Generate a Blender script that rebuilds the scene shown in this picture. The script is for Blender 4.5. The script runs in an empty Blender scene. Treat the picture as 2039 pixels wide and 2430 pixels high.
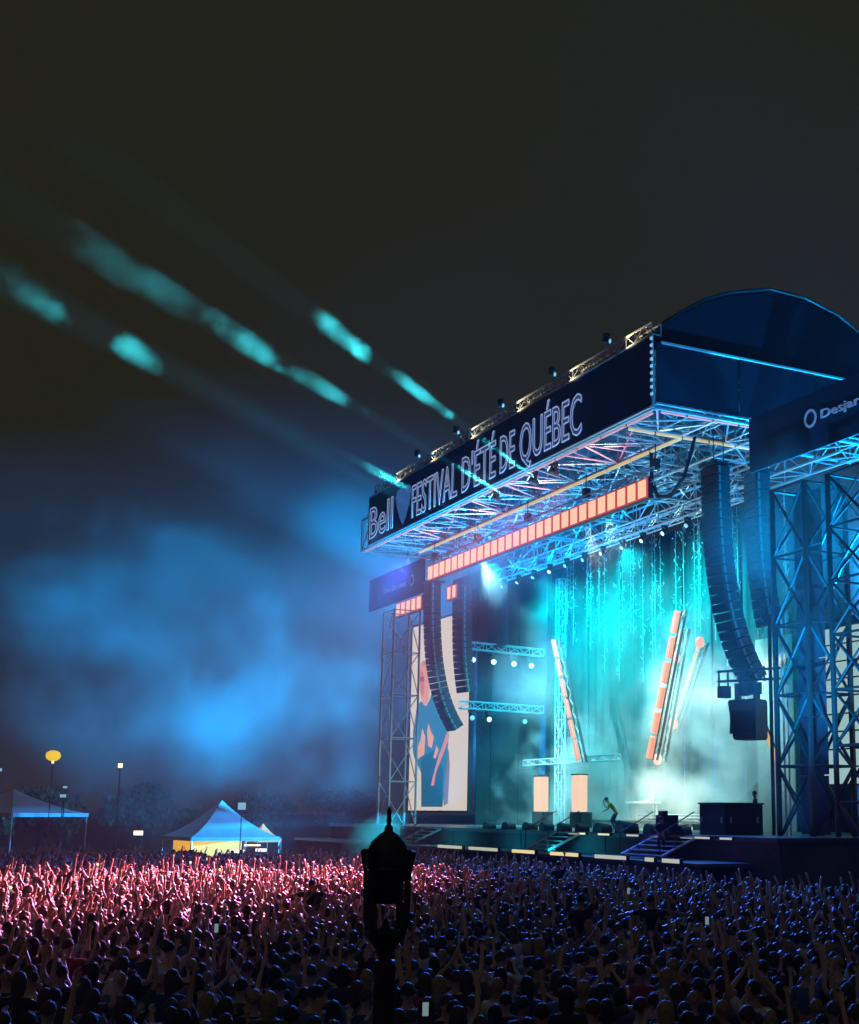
import bpy, bmesh, math, random
import numpy as np
from mathutils import Vector, Matrix
random.seed(7); rng = np.random.default_rng(7)
S = bpy.context.scene
COL = S.collection
R = math.radians

# ------------------------------------------------------------------ camera
FWD = Vector((-0.86965294, 0.45931158, 0.18093271)).normalized()
RGT = Vector((0.4682239, 0.88357814, 0.0074869)).normalized()
UPV = RGT.cross(FWD).normalized()
CAM = Vector((67.969, -31.150, 4.0))
cd = bpy.data.cameras.new('camera'); cam = bpy.data.objects.new('camera', cd); COL.objects.link(cam)
m = Matrix.Identity(4)
for i in range(3):
    m[i][0], m[i][1], m[i][2], m[i][3] = RGT[i], UPV[i], -FWD[i], CAM[i]
cam.matrix_world = m
cd.sensor_fit = 'VERTICAL'; cd.sensor_height = 36.0; cd.lens = 36.0*3136.59/2430
cd.shift_x = -(1299.65-1019.5)/2430; cd.shift_y = (1351.68-1215.0)/2430
cd.clip_start = 0.2; cd.clip_end = 3000
S.camera = cam

# ------------------------------------------------------------------ world: night sky with a faint warm town glow
W = bpy.data.worlds.new('World'); S.world = W; W.use_nodes = True
wn = W.node_tree.nodes; wl = W.node_tree.links
bg = wn['Background']
sky = wn.new('ShaderNodeTexSky'); sky.sky_type = 'NISHITA'; sky.sun_disc = False
sky.sun_elevation = R(-4); sky.sun_rotation = R(200)
sm = wn.new('ShaderNodeMix'); sm.data_type = 'RGBA'; sm.blend_type = 'ADD'; sm.inputs[0].default_value = 1.0
dim = wn.new('ShaderNodeMix'); dim.data_type = 'RGBA'; dim.blend_type = 'MULTIPLY'; dim.inputs[0].default_value = 1.0
wl.new(sky.outputs[0], dim.inputs[6]); dim.inputs[7].default_value = (0.05, 0.045, 0.03, 1)
wl.new(dim.outputs[2], sm.inputs[6]); sm.inputs[7].default_value = (0.158, 0.150, 0.070, 1)
wl.new(sm.outputs[2], bg.inputs[0]); bg.inputs[1].default_value = 0.1
# the one sun: very weak, soft fill from behind the camera, added to lift the blacks
sd = bpy.data.lights.new('sun', 'SUN'); sd.energy = 0.05; sd.angle = R(60); sd.color = (1.0, 0.95, 0.7)
so = bpy.data.objects.new('sun', sd); COL.objects.link(so)
so.rotation_euler = Vector((-0.5, 0.6, -1.0)).to_track_quat('-Z', 'Y').to_euler()
S.view_settings.view_transform = 'Standard'; S.view_settings.look = 'None'
S.view_settings.exposure = 0.0; S.view_settings.gamma = 1.0; S.view_settings.use_curve_mapping = False
cy = S.cycles
cy.max_bounces = 4; cy.diffuse_bounces = 1; cy.glossy_bounces = 2; cy.transmission_bounces = 2
cy.volume_bounces = 0; cy.transparent_max_bounces = 24
cy.volume_step_rate = 3.0; cy.volume_max_steps = 40
cy.use_adaptive_sampling = True; cy.adaptive_threshold = 0.03
cy.sample_clamp_indirect = 2.0; cy.sample_clamp_direct = 0.0
cy.use_denoising = True
try: cy.denoiser = 'OPENIMAGEDENOISE'
except Exception: pass
cy.use_light_tree = True
cy.caustics_reflective = False; cy.caustics_refractive = False

# ------------------------------------------------------------------ materials
def setin(b, n, v):
    if n in b.inputs: b.inputs[n].default_value = v
def mat(name, col, rough=0.6, metal=0.0, spec=0.5, noise=0.0, nscale=3.0, bump=0.0, bscale=20.0, emit=None, estr=0.0):
    M = bpy.data.materials.new(name); M.use_nodes = True
    nt = M.node_tree; b = nt.nodes['Principled BSDF']
    setin(b, 'Base Color', (*col, 1)); setin(b, 'Roughness', rough); setin(b, 'Metallic', metal); setin(b, 'Specular IOR Level', spec)
    tc = nt.nodes.new('ShaderNodeTexCoord')
    if noise > 0:
        n = nt.nodes.new('ShaderNodeTexNoise'); n.inputs['Scale'].default_value = nscale; n.inputs['Detail'].default_value = 4
        nt.links.new(tc.outputs['Object'], n.inputs['Vector'])
        r = nt.nodes.new('ShaderNodeMapRange'); r.inputs[1].default_value = 0.3; r.inputs[2].default_value = 0.7
        r.inputs[3].default_value = 1-noise; r.inputs[4].default_value = 1+noise
        nt.links.new(n.outputs['Fac'], r.inputs[0])
        x = nt.nodes.new('ShaderNodeMix'); x.data_type = 'RGBA'; x.blend_type = 'MULTIPLY'; x.inputs[0].default_value = 1
        x.inputs[6].default_value = (*col, 1); nt.links.new(r.outputs[0], x.inputs[7]); nt.links.new(x.outputs[2], b.inputs['Base Color'])
    if bump > 0:
        n2 = nt.nodes.new('ShaderNodeTexNoise'); n2.inputs['Scale'].default_value = bscale
        nt.links.new(tc.outputs['Object'], n2.inputs['Vector'])
        bp = nt.nodes.new('ShaderNodeBump'); bp.inputs['Strength'].default_value = bump; bp.inputs['Distance'].default_value = 0.02
        nt.links.new(n2.outputs['Fac'], bp.inputs['Height']); nt.links.new(bp.outputs[0], b.inputs['Normal'])
    if emit is not None:
        setin(b, 'Emission Color', (*emit, 1)); setin(b, 'Emission Strength', estr)
    return M
ALU = mat('aluminium_truss', (0.62, 0.63, 0.66), 0.38, 0.35, noise=0.12, nscale=2)
STEEL = mat('dark_steel', (0.06, 0.065, 0.07), 0.45, 0.5, noise=0.2)
BLACK = mat('black_paint', (0.02, 0.02, 0.022), 0.5, noise=0.25, bump=0.15, bscale=30)
IRON = mat('cast_iron', (0.012, 0.012, 0.012), 0.55, noise=0.2, bump=0.25, bscale=18)
CABINET = mat('speaker_cabinet', (0.03, 0.032, 0.036), 0.5, noise=0.2, bump=0.3, bscale=60)
GRILLE = mat('speaker_grille', (0.05, 0.052, 0.06), 0.35, 0.5, noise=0.3, nscale=40)
BANNER = mat('banner_fabric', (0.012, 0.02, 0.045), 0.75, noise=0.15, nscale=0.8, bump=0.3, bscale=1.2)
TARP = mat('roof_tarp', (0.02, 0.026, 0.04), 0.55, noise=0.3, nscale=0.3, bump=0.5, bscale=0.8)
DECK = mat('stage_deck', (0.10, 0.10, 0.105), 0.35, noise=0.3, nscale=0.7, bump=0.1, bscale=5)
SKIRT = mat('stage_skirt_cloth', (0.10, 0.11, 0.12), 0.85, noise=0.3, nscale=0.6, bump=0.5, bscale=2.0)
DRAPE = mat('black_drape', (0.025, 0.03, 0.035), 0.9, noise=0.3, nscale=0.5)
BACKDROP = mat('backdrop_cloth', (0.07, 0.085, 0.085), 0.8, noise=0.35, nscale=0.45, bump=0.6, bscale=1.5)
TINSEL = mat('tinsel_foil', (0.88, 0.9, 0.9), 0.3, 0.15, spec=0.9)
WHITEP = mat('white_panel', (0.34, 0.34, 0.31), 0.6, noise=0.08)
GROUND = mat('trodden_grass', (0.035, 0.04, 0.02), 0.95, noise=0.5, nscale=0.6, bump=0.6, bscale=6)
CELL = mat('led_cell', (0.05, 0.04, 0.04), 0.4, emit=(1.0, 0.60, 0.37), estr=1.0)
CELLHALO = mat('led_cell_halo', (0.05, 0.02, 0.02), 0.4, emit=(1.0, 0.10, 0.13), estr=0.5)  # weak red glow put round each cell to imitate its halo
BARSEG = mat('led_bar_segment', (0.05, 0.04, 0.04), 0.4, emit=(1.0, 0.38, 0.22), estr=0.95)
COLUMN = mat('light_column_glass', (0.05, 0.05, 0.04), 0.4, emit=(1.0, 0.66, 0.45), estr=0.95)
BULBP = mat('coral_bulb', (0.05, 0.04, 0.04), 0.4, emit=(1.0, 0.52, 0.38), estr=1.0)
LENS = mat('lamp_lens', (0.8, 0.8, 0.8), 0.2, emit=(0.75, 0.92, 1.0), estr=1.4)
LENSDIM = mat('lamp_lens_dim', (0.5, 0.6, 0.7), 0.2, emit=(0.25, 0.6, 0.8), estr=0.7)
LEDFLOOR = mat('led_floor_strip', (0.8, 0.75, 0.5), 0.4, emit=(1.0, 0.82, 0.42), estr=0.8)
LEDFLOORC = mat('led_floor_strip_cool', (0.8, 0.75, 0.6), 0.4, emit=(0.75, 0.78, 0.62), estr=0.6)
SCREENM = mat('video_screen_picture', (0.02, 0.02, 0.02), 0.4, emit=(0.64, 0.55, 0.44), estr=1.0)
SIGNW = mat('sign_letter', (0.7, 0.7, 0.75), 0.5, emit=(0.34, 0.46, 0.80), estr=0.62)  # own glow stands in for light falling on the white letters
SIGNP = mat('sign_pick', (0.1, 0.2, 0.45), 0.5, emit=(0.05, 0.16, 0.48), estr=0.5)  # emblem glows too, in place of light on it
TENTM = mat('tent_canvas', (0.50, 0.48, 0.52), 0.7, noise=0.1, nscale=1, bump=0.3, bscale=2)
TENTY = mat('tent_glow_lining', (0.8, 0.5, 0.1), 0.7, emit=(1.0, 0.50, 0.03), estr=0.75, noise=0.25, nscale=1.5)  # lining glows by itself to show the lamplight inside
TENTO = mat('tent_orange', (0.8, 0.3, 0.1), 0.7, emit=(1.0, 0.36, 0.08), estr=0.55)
YBALL = mat('yellow_balloon_light', (0.9, 0.7, 0.1), 0.5, emit=(1.0, 0.66, 0.05), estr=0.85, noise=0.2, nscale=3)
WARM = mat('warm_lamp', (0.9, 0.8, 0.6), 0.4, emit=(1.0, 0.72, 0.4), estr=2.0)
WHITEL = mat('white_flood_glass', (0.9, 0.9, 0.9), 0.3, emit=(1.0, 0.85, 0.65), estr=1.5)
PHONE = mat('phone_body', (0.02, 0.02, 0.02), 0.3)
PHONEL = mat('phone_screen', (0.2, 0.2, 0.2), 0.2, emit=(0.5, 0.75, 0.8), estr=0.30)
PHONEF = mat('phone_torch', (0.2, 0.2, 0.2), 0.2, emit=(1.0, 0.62, 0.25), estr=3.0)
BARK = mat('bark', (0.06, 0.045, 0.03), 0.9, noise=0.3)
LEAF = mat('leaf', (0.045, 0.07, 0.025), 0.7, noise=0.4, nscale=0.8)
GLASS = mat('lantern_glass', (0.02, 0.022, 0.024), 0.15, spec=0.6)
SKINS = [mat('skin_a', (0.50, 0.30, 0.22), 0.42, noise=0.08), mat('skin_b', (0.36, 0.20, 0.13), 0.42, noise=0.08), mat('skin_c', (0.56, 0.36, 0.27), 0.42, noise=0.08)]
CLOTHS = {'black': (0.02, 0.02, 0.022), 'navy': (0.03, 0.045, 0.10), 'grey': (0.14, 0.14, 0.15), 'white': (0.55, 0.55, 0.54),
          'red': (0.32, 0.04, 0.04), 'dark green': (0.04, 0.08, 0.05), 'brown': (0.12, 0.08, 0.05), 'blue': (0.06, 0.13, 0.30)}
CLOTHM = {k: mat('cloth_'+k.replace(' ', '_'), v, 0.85, noise=0.15, nscale=6, bump=0.5, bscale=14) for k, v in CLOTHS.items()}
DENIM = mat('denim', (0.04, 0.055, 0.09), 0.85, noise=0.15); DARKT = mat('dark_trousers', (0.025, 0.025, 0.03), 0.85)
HAIRS = {'dark': mat('hair_dark', (0.015, 0.011, 0.009), 0.62, noise=0.3, nscale=30, bump=0.8, bscale=45), 'brown': mat('hair_brown', (0.06, 0.035, 0.02), 0.62, noise=0.3, nscale=30, bump=0.8, bscale=45),
         'blond': mat('hair_blond', (0.30, 0.20, 0.09), 0.62, noise=0.3, nscale=30, bump=0.8, bscale=45)}

# ------------------------------------------------------------------ mesh helpers
def link(o, parent=None):
    COL.objects.link(o)
    if parent is not None: o.parent = parent
    return o
def tag(o, label, cat, group=None):
    o['label'] = label; o['category'] = cat; o['kind'] = 'thing'
    if group: o['group'] = group
    return o
def thing(name, label, cat, loc=(0, 0, 0), group=None, rz=0.0):
    o = bpy.data.objects.new(name, None); link(o); o.location = loc; o.rotation_euler = (0, 0, rz)
    o.empty_display_size = 0.2
    return tag(o, label, cat, group)
def struct(o, kind='structure'):
    o['kind'] = kind; return o
def mesh(name, bm, mt, smooth=False):
    me = bpy.data.meshes.new(name); bm.to_mesh(me); bm.free()
    if mt: me.materials.append(mt)
    if smooth:
        for p in me.polygons: p.use_smooth = True
    return me
def obj(name, me, parent=None, loc=(0, 0, 0), rot=None, scale=None):
    o = bpy.data.objects.new(name, me); link(o, parent); o.location = loc
    if rot is not None: o.rotation_euler = rot
    if scale is not None: o.scale = scale
    return o
def bbox(bm, x0, x1, y0, y1, z0, z1):
    r = bmesh.ops.create_cube(bm, size=1.0)
    bmesh.ops.transform(bm, matrix=Matrix.Translation(((x0+x1)/2, (y0+y1)/2, (z0+z1)/2)) @ Matrix.Diagonal((x1-x0, y1-y0, z1-z0, 1)), verts=r['verts'])
    return r['verts']
def box_mesh(name, dims, mt, bevel=0.0, center=(0, 0, 0)):
    bm = bmesh.new(); cx, cy_, cz = center; dx, dy, dz = dims
    bbox(bm, cx-dx/2, cx+dx/2, cy_-dy/2, cy_+dy/2, cz-dz/2, cz+dz/2)
    if bevel > 0: bmesh.ops.bevel(bm, geom=bm.edges[:], offset=bevel, segments=2, affect='EDGES', profile=0.6)
    return mesh(name, bm, mt)
def box(name, x0, x1, y0, y1, z0, z1, mt, parent=None, bevel=0.0, off=(0, 0, 0)):
    me = box_mesh(name, (x1-x0, y1-y0, z1-z0), mt, bevel)
    return obj(name, me, parent, ((x0+x1)/2-off[0], (y0+y1)/2-off[1], (z0+z1)/2-off[2]))
_cyl = {}
def unit_cyl(mt, n=6):
    k = (mt.name, n)
    if k not in _cyl:
        bm = bmesh.new(); bmesh.ops.create_cone(bm, cap_ends=True, segments=n, radius1=1, radius2=1, depth=1)
        _cyl[k] = mesh('tube', bm, mt, smooth=False)
    return _cyl[k]
def bar(name, p, q, r, mt, parent=None, n=6):
    p, q = Vector(p), Vector(q); off = parent.location if parent is not None else Vector((0, 0, 0))
    d = q-p; L = d.length
    o = bpy.data.objects.new(name, unit_cyl(mt, n)); link(o, parent)
    o.matrix_basis = Matrix.Translation((p+q)/2-off) @ d.to_track_quat('Z', 'Y').to_matrix().to_4x4() @ Matrix.Diagonal((r, r, L, 1))
    return o
def lathe(name, prof, mt, n=20, smooth=True):
    bm = bmesh.new(); rings = []
    for r, z in prof:
        if r < 1e-5: rings.append([bm.verts.new((0, 0, z))])
        else: rings.append([bm.verts.new((r*math.cos(2*math.pi*i/n), r*math.sin(2*math.pi*i/n), z)) for i in range(n)])
    for a, b in zip(rings[:-1], rings[1:]):
        for i in range(n):
            j = (i+1) % n
            if len(a) == 1 and len(b) == 1: continue
            if len(a) == 1: bm.faces.new((a[0], b[j], b[i]))
            elif len(b) == 1: bm.faces.new((a[i], a[j], b[0]))
            else: bm.faces.new((a[i], a[j], b[j], b[i]))
    bmesh.ops.recalc_face_normals(bm, faces=bm.faces[:])
    return mesh(name, bm, mt, smooth)
def poly(name, pts, mt, parent, y, off, depth=0.004):
    bm = bmesh.new()
    vs = [bm.verts.new((x-off[0], y-off[1], z-off[2])) for x, z in pts]
    f = bm.faces.new(vs)
    if f.normal.y > 0: f.normal_flip()
    bmesh.ops.triangulate(bm, faces=[f])
    r = bmesh.ops.extrude_face_region(bm, geom=bm.faces[:])
    bmesh.ops.translate(bm, vec=(0, depth, 0), verts=[v for v in r['geom'] if isinstance(v, bmesh.types.BMVert)])
    bmesh.ops.recalc_face_normals(bm, faces=bm.faces[:])
    return obj(name, mesh(name, bm, mt), parent)

def truss(label, p, q, w, h, mt=ALU, bay=2.0, r=0.07, rb=0.035, group=None, name='box_truss', side=Vector((0, 1, 0)), upv=Vector((0, 0, 1))):
    """box truss from p to q: four chords and lattice braces; p..q is the lower chord pair's first chord; side spans w, up spans h"""
    p, q = Vector(p), Vector(q)
    t = thing(name, label, 'truss', p, group)
    c = [p, p+side*w, p+upv*h, p+side*w+upv*h]; d = q-p
    for k in c: bar('chord', k, k+d, r, mt, t)
    nb = max(1, round(d.length/bay))
    for i in range(nb):
        a, b = d*(i/nb), d*((i+1)/nb)
        if i % 2: a, b = b, a
        bar('brace', c[0]+a, c[1]+b, rb, mt, t)
        bar('brace', c[0]+a, c[2]+b, rb, mt, t)
        bar('brace', c[1]+b, c[3]+a, rb, mt, t)
        bar('brace', c[2]+b, c[3]+a, rb, mt, t)
    for i in range(nb+1):
        a = d*(i/nb)
        bar('batten', c[0]+a, c[1]+a, rb, mt, t); bar('batten', c[0]+a, c[2]+a, rb, mt, t); bar('batten', c[1]+a, c[3]+a, rb, mt, t)
    return t

def spot(name, loc, tgt, col, watts, ang, blend=0.5, rad=0.1, parent=None):
    l = bpy.data.lights.new(name, 'SPOT'); l.energy = watts; l.color = col; l.spot_size = R(ang); l.spot_blend = blend; l.shadow_soft_size = rad
    o = bpy.data.objects.new(name, l); link(o)
    o.location = loc; o.rotation_euler = (Vector(tgt)-Vector(loc)).to_track_quat('-Z', 'Y').to_euler()
    return o

# ------------------------------------------------------------------ ground
bm = bmesh.new()
bmesh.ops.create_grid(bm, x_segments=40, y_segments=40, size=1500)
ground = struct(obj('ground', mesh('ground', bm, GROUND)))

# ------------------------------------------------------------------ stage deck, apron, stairs
H = 22.08; HT = 25.5; X1 = 19.23; ZF = 3.13; ZA = 2.16
st = thing('concert_stage', 'wide raised concert stage deck with dark front skirt and lower apron', 'stage', (0, 0, 0))
box('deck', -24, 27.5, 0, 16, ZF-0.18, ZF, DECK, st)
for i in range(12):
    x0 = -24+i*4.29; box('skirt_panel', x0+0.02, x0+4.27, 0.12+0.03*(i % 2), 0.2+0.03*(i % 2), 0, ZF-0.18, SKIRT, st)
box('side_panel', 27.3, 27.42, 0.3, 16, 0, ZF-0.18, SKIRT, st)
box('apron_deck', -24, 26, -2.5, -0.02, ZA-0.14, ZA, DECK, st)
for i in range(12):
    x0 = -24+i*4.16; box('apron_panel', x0+0.02, x0+4.14, -2.42+0.02*(i % 2), -2.34+0.02*(i % 2), 0, ZA-0.14, SKIRT, st)
STAIR = mat('stair_tread', (0.35, 0.36, 0.36), 0.5, noise=0.15)
for k, (xa, xb) in enumerate([(10.4, 12.6), (19.2, 22.2), (-6, -3.8)]):
    s = thing('stage_stairs', ['pale stair flight up to stage beside yellow floor light strip', 'dark stair flight up to stage near right end of deck', 'small stair flight to stage behind the lantern post'][k], 'stairs', (xa, -1.9, ZA), 'stairs between apron and stage')
    for i in range(5):
        z = ZA+(i+1)*(ZF-ZA)/5.2; y = -1.75+i*0.33
        box('tread', xa, xb, y, y+0.36, z-0.05, z, STAIR, s, off=s.location)
    for xx in (xa-0.05, xb+0.05): bar('stringer', (xx, -1.8, ZA+0.12), (xx, -0.1, ZF-0.1), 0.06, ALU, s)
    for xx in (xa-0.05, xb+0.05):
        bar('handrail', (xx, -1.8, ZA+1.05), (xx, -0.15, ZF+0.95), 0.025, STEEL, s)
        bar('post', (xx, -1.8, ZA), (xx, -1.8, ZA+1.05), 0.025, STEEL, s)
# LED strips along the apron front edge
SX = [(1.79, 4.88), (5.76, 9.07), (10.67, 12.96), (14.52, 17.06), (18.51, 21.03), (22.5, 23.12), (23.75, 24.93)]
ordn = ['first', 'second', 'third', 'fourth', 'fifth', 'sixth', 'seventh', 'eighth', 'ninth', 'tenth', 'eleventh', 'twelfth', 'thirteenth', 'fourteenth', 'fifteenth', 'sixteenth', 'seventeenth', 'eighteenth', 'nineteenth', 'twentieth', 'twenty-first', 'twenty-second', 'twenty-third', 'twenty-fourth', 'twenty-fifth', 'twenty-sixth', 'twenty-seventh', 'twenty-eighth', 'twenty-ninth', 'thirtieth']
for i, (a, b) in enumerate(SX):
    t = thing('floor_light_strip', f'glowing floor light strip on apron front edge, {ordn[i]} from the lantern post', 'light strip', ((a+b)/2, -2.5, ZA), 'light strips along the apron edge')
    box('housing', a-0.05, b+0.05, -2.66, -2.52, ZA-0.06, ZA+0.16, BLACK, t, off=t.location)
    box('diffuser', a, b, -2.69, -2.664, ZA-0.02, ZA+0.13, LEDFLOOR if i in (2, 3) else LEDFLOORC, t, off=t.location)
# thin light lines at the deck's front edge
for i, (a, b) in enumerate([(11.6, 13.2), (14.4, 15.4), (16.9, 17.9), (19.2, 20.4), (21.2, 23.3), (24.0, 24.8)]):
    t = thing('deck_edge_light', f'slim pale light bar on stage front edge, {ordn[i]} of its row from the left', 'light bar', ((a+b)/2, 0, ZF), 'light bars on the deck edge')
    box('housing', a-0.03, b+0.03, -0.12, -0.004, ZF-0.14, ZF-0.02, BLACK, t, off=t.location)
    box('diffuser', a, b, -0.14, -0.124, ZF-0.12, ZF-0.04, LEDFLOORC if i > 1 else LEDFLOOR, t, off=t.location)
# wedge monitors along the front of the deck
bm = bmesh.new(); prof = [(-0.42, 0), (-0.42, 0.12), (-0.36, 0.27), (-0.22, 0.38), (0, 0.42), (0.22, 0.38), (0.36, 0.27), (0.42, 0.12), (0.42, 0)]
fr = [bm.verts.new((x, -0.28, z)) for x, z in prof]; bk = [bm.verts.new((x*0.85, 0.28, z*0.8)) for x, z in prof]
bm.faces.new(fr); bm.faces.new(bk[::-1])
for i in range(len(prof)):
    j = (i+1) % len(prof); bm.faces.new((fr[j], fr[i], bk[i], bk[j]))
bmesh.ops.recalc_face_normals(bm, faces=bm.faces[:])
wedge_me = mesh('monitor_shell', bm, CABINET)
grill_me = box_mesh('monitor_grille', (0.6, 0.015, 0.24), GRILLE, 0.004)
for i, x in enumerate([1.6, 3.99, 6.43, 8.27, 10.12, 11.9, 13.84, 16.02, 18.17, 20.4]):
    t = thing('stage_monitor', f'domed stage monitor on deck front edge, {ordn[i]} from left', 'speaker', (x, 0.45, ZF), 'monitors along the stage front', rz=random.uniform(-0.2, 0.2))
    k = 1.35 if i == 7 else random.uniform(0.9, 1.1); t.scale = (k, k, k)
    obj('shell', wedge_me, t); obj('grille', grill_me, t, (0, 0.26, 0.18), (R(-10), 0, 0))

# ------------------------------------------------------------------ roof
truss('long pale front roof truss under the lettered banner', (-X1, 0, H), (X1, 0, H), 3.5, 2.2, bay=2.2, r=0.10, rb=0.05, group='roof trusses')
truss('roof truss behind the front truss, hung with lamps', (-X1+1, 6.8, H-0.1), (X1-1, 6.8, H-0.1), 2.2, 2.0, bay=2.2, r=0.09, rb=0.045, group='roof trusses')
truss('rearmost roof truss above the shimmering backdrop', (-X1+1, 11.6, H-0.2), (X1-1, 11.6, H-0.2), 1.6, 1.6, bay=2.2, r=0.08, rb=0.04, group='roof trusses')
truss('right end roof truss running back from the roof corner', (X1, 0.15, H+0.02), (X1, 14, H+0.02), 3.0, 2.0, bay=2.0, r=0.10, rb=0.05, group='roof trusses', side=Vector((-1, 0, 0)))
truss('left end roof truss running back from the far corner', (-X1, 0.15, H+0.02), (-X1, 14, H+0.02), 3.0, 2.0, bay=2.0, r=0.09, rb=0.045, group='roof trusses', side=Vector((1, 0, 0)))
for i, x in enumerate([-9.5, -3, 3.5, 10]):
    truss(f'cross roof truss running front to back, {ordn[i]} from the far end', (x, 3.6, H+0.15), (x, 12, H+0.15), 0.9, 1.4, bay=1.7, r=0.06, rb=0.03, group='roof trusses', side=Vector((1, 0, 0)))
# diagonal wind bracing in the roof underside
for i in range(9):
    x = -18+i*4.1
    t = thing('wind_brace', f'thin roof wind brace crossing under front truss, {ordn[i]} from far end', 'brace', (x, 0.2, H+0.3), 'roof wind braces')
    bar('rod', (x, 0.2, H+0.3), (x+3.6, 6.8, H+0.5), 0.04, ALU, t); bar('rod', (x+3.6, 0.2, H+0.36), (x, 6.8, H+0.56), 0.04, ALU, t)
# lower light-rig truss that carries the LED row
truss('hung lighting truss carrying the long coral LED row', (-14.4, 3.05, 20.15), (14.4, 3.05, 20.15), 0.7, 0.7, bay=1.2, r=0.05, rb=0.025, group='lighting trusses', name='lighting_truss')
truss('lighting truss with moving lamps below the second roof truss', (-13, 7.6, 19.7), (15, 7.6, 19.7), 0.7, 0.7, bay=1.2, r=0.05, rb=0.025, group='lighting trusses', name='lighting_truss')
for i, x in enumerate([-14, -7, 0, 7, 14]):
    t = thing('hoist_chain', f'thin hoist chain holding the LED truss, {ordn[i]} from far end', 'chain', (x, 3.4, 20.85), 'hoist chains of the LED truss')
    bar('chain', (x, 3.4, 20.85), (x, 3.4, H+0.1), 0.03, STEEL, t); box('motor', x-0.18, x+0.18, 3.22, 3.58, 20.9, 21.4, BLACK, t, 0.04, off=t.location)
def chord_glow(label, pts, r, mt, n, name='chord_glow'):  # added glow, stands in for stage light caught by the roof chords
    p, q = Vector(pts[0]), Vector(pts[1]); t = thing(name, label, 'glow tube', p, 'added glow tubes along the roof')
    for i in range(n): bar('tube', p+(q-p)*((i+0.04)/n), p+(q-p)*((i+0.96)/n), r, mt, t, 8)
    for i in range(n+1): bar('clip', p+(q-p)*(i/n)-Vector((0, 0, 0.02)), p+(q-p)*(i/n)+Vector((0, 0, 0.12)), 0.05, STEEL, t)
    return t
TUBEY = mat('warm_chord_glow', (0.3, 0.3, 0.25), 0.4, emit=(0.75, 0.66, 0.32), estr=0.72)
TUBEP = mat('pink_chord_glow', (0.3, 0.25, 0.25), 0.4, emit=(0.80, 0.36, 0.38), estr=0.62)
chord_glow('long pale yellow added glow tube under the inner chord of the front truss', ((-X1+2.2, 3.5, H-0.14), (X1-3.0, 3.5, H-0.14)), 0.09, TUBEY, 14)
chord_glow('long pink added glow tube under the front edge of the roof', ((-X1+0.4, 0.1, H-0.13), (X1-0.2, 0.1, H-0.13)), 0.06, TUBEP, 16)
chord_glow('pale yellow added glow tube running back under the right end of roof', ((X1-3.0, 0.4, H-0.14), (X1-3.0, 8.2, H-0.14)), 0.07, TUBEY, 5)
chord_glow('faint pink added glow tube along the right outer roof edge', ((X1, 0.3, H-0.12), (X1, 7.6, H-0.12)), 0.05, TUBEP, 5)
# fascia banner
fb = thing('roof_banner', 'dark navy lettered banner along the front edge of the stage roof', 'banner', (0, -0.12, H))
for i in range(8):
    x0 = -17.5+i*(X1+17.5)/8; box('banner_panel', x0+0.01, x0+(X1+17.5)/8-0.01, -0.16-0.02*(i % 2), -0.10-0.02*(i % 2), H+0.12, HT, BANNER, fb, off=fb.location)
for z in (H+0.06, HT+0.05): bar('rail', (-17.5, -0.14, z), (X1, -0.14, z), 0.07, ALU, fb)
SIGNF = mat('sign_letter_face', (0.05, 0.07, 0.13), 0.5, emit=(0.05, 0.10, 0.26), estr=0.35)  # letter faces carry a faint glow instead of light on them
def lettering(txt, x0, x1, z0, hgt, mt, y, parent, name='lettering', outline=0.0):
    c = bpy.data.curves.new('t', 'FONT'); c.body = txt; c.size = 1; c.resolution_u = 3
    if outline: c.fill_mode = 'NONE'; c.bevel_depth = outline; c.bevel_resolution = 1
    else: c.extrude = 0.04
    o = bpy.data.objects.new('t', c); COL.objects.link(o)
    bpy.context.view_layer.update()
    me = bpy.data.meshes.new_from_object(o.evaluated_get(bpy.context.evaluated_depsgraph_get()))
    bpy.data.objects.remove(o)
    co = np.empty(len(me.vertices)*3); me.vertices.foreach_get('co', co); co = co.reshape(-1, 3)
    mn, mx = co.min(0), co.max(0)
    cap = 0.729
    q = np.empty_like(co); q[:, 0] = x0+(co[:, 0]-mn[0])/(mx[0]-mn[0])*(x1-x0); q[:, 1] = y-co[:, 2]; q[:, 2] = z0+co[:, 1]/cap*hgt
    q -= np.array(parent.location)
    me.vertices.foreach_set('co', q.reshape(-1)); me.materials.clear(); me.materials.append(mt); me.update()
    return obj(name, me, parent)
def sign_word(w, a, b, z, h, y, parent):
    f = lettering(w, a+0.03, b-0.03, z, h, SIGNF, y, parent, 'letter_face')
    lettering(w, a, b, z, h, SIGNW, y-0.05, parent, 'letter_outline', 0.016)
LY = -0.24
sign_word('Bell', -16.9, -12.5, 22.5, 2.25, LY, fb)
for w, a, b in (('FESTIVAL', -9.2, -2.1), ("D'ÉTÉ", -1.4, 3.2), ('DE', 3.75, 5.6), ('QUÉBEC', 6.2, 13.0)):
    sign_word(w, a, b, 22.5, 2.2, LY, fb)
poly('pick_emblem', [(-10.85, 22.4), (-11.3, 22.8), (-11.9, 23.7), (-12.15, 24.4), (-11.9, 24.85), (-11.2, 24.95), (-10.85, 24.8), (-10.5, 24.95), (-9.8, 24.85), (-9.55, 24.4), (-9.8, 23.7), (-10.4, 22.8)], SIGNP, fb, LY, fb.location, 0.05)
# cream-lit truss and bunched tarp on top of the banner
tt = truss('pale lattice truss on top edge of roof banner catching warm light', (-16.5, -0.1, HT+0.12), (X1, -0.1, HT+0.12), 0.5, 0.55, bay=0.75, r=0.055, rb=0.035, group='roof trusses')
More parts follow.
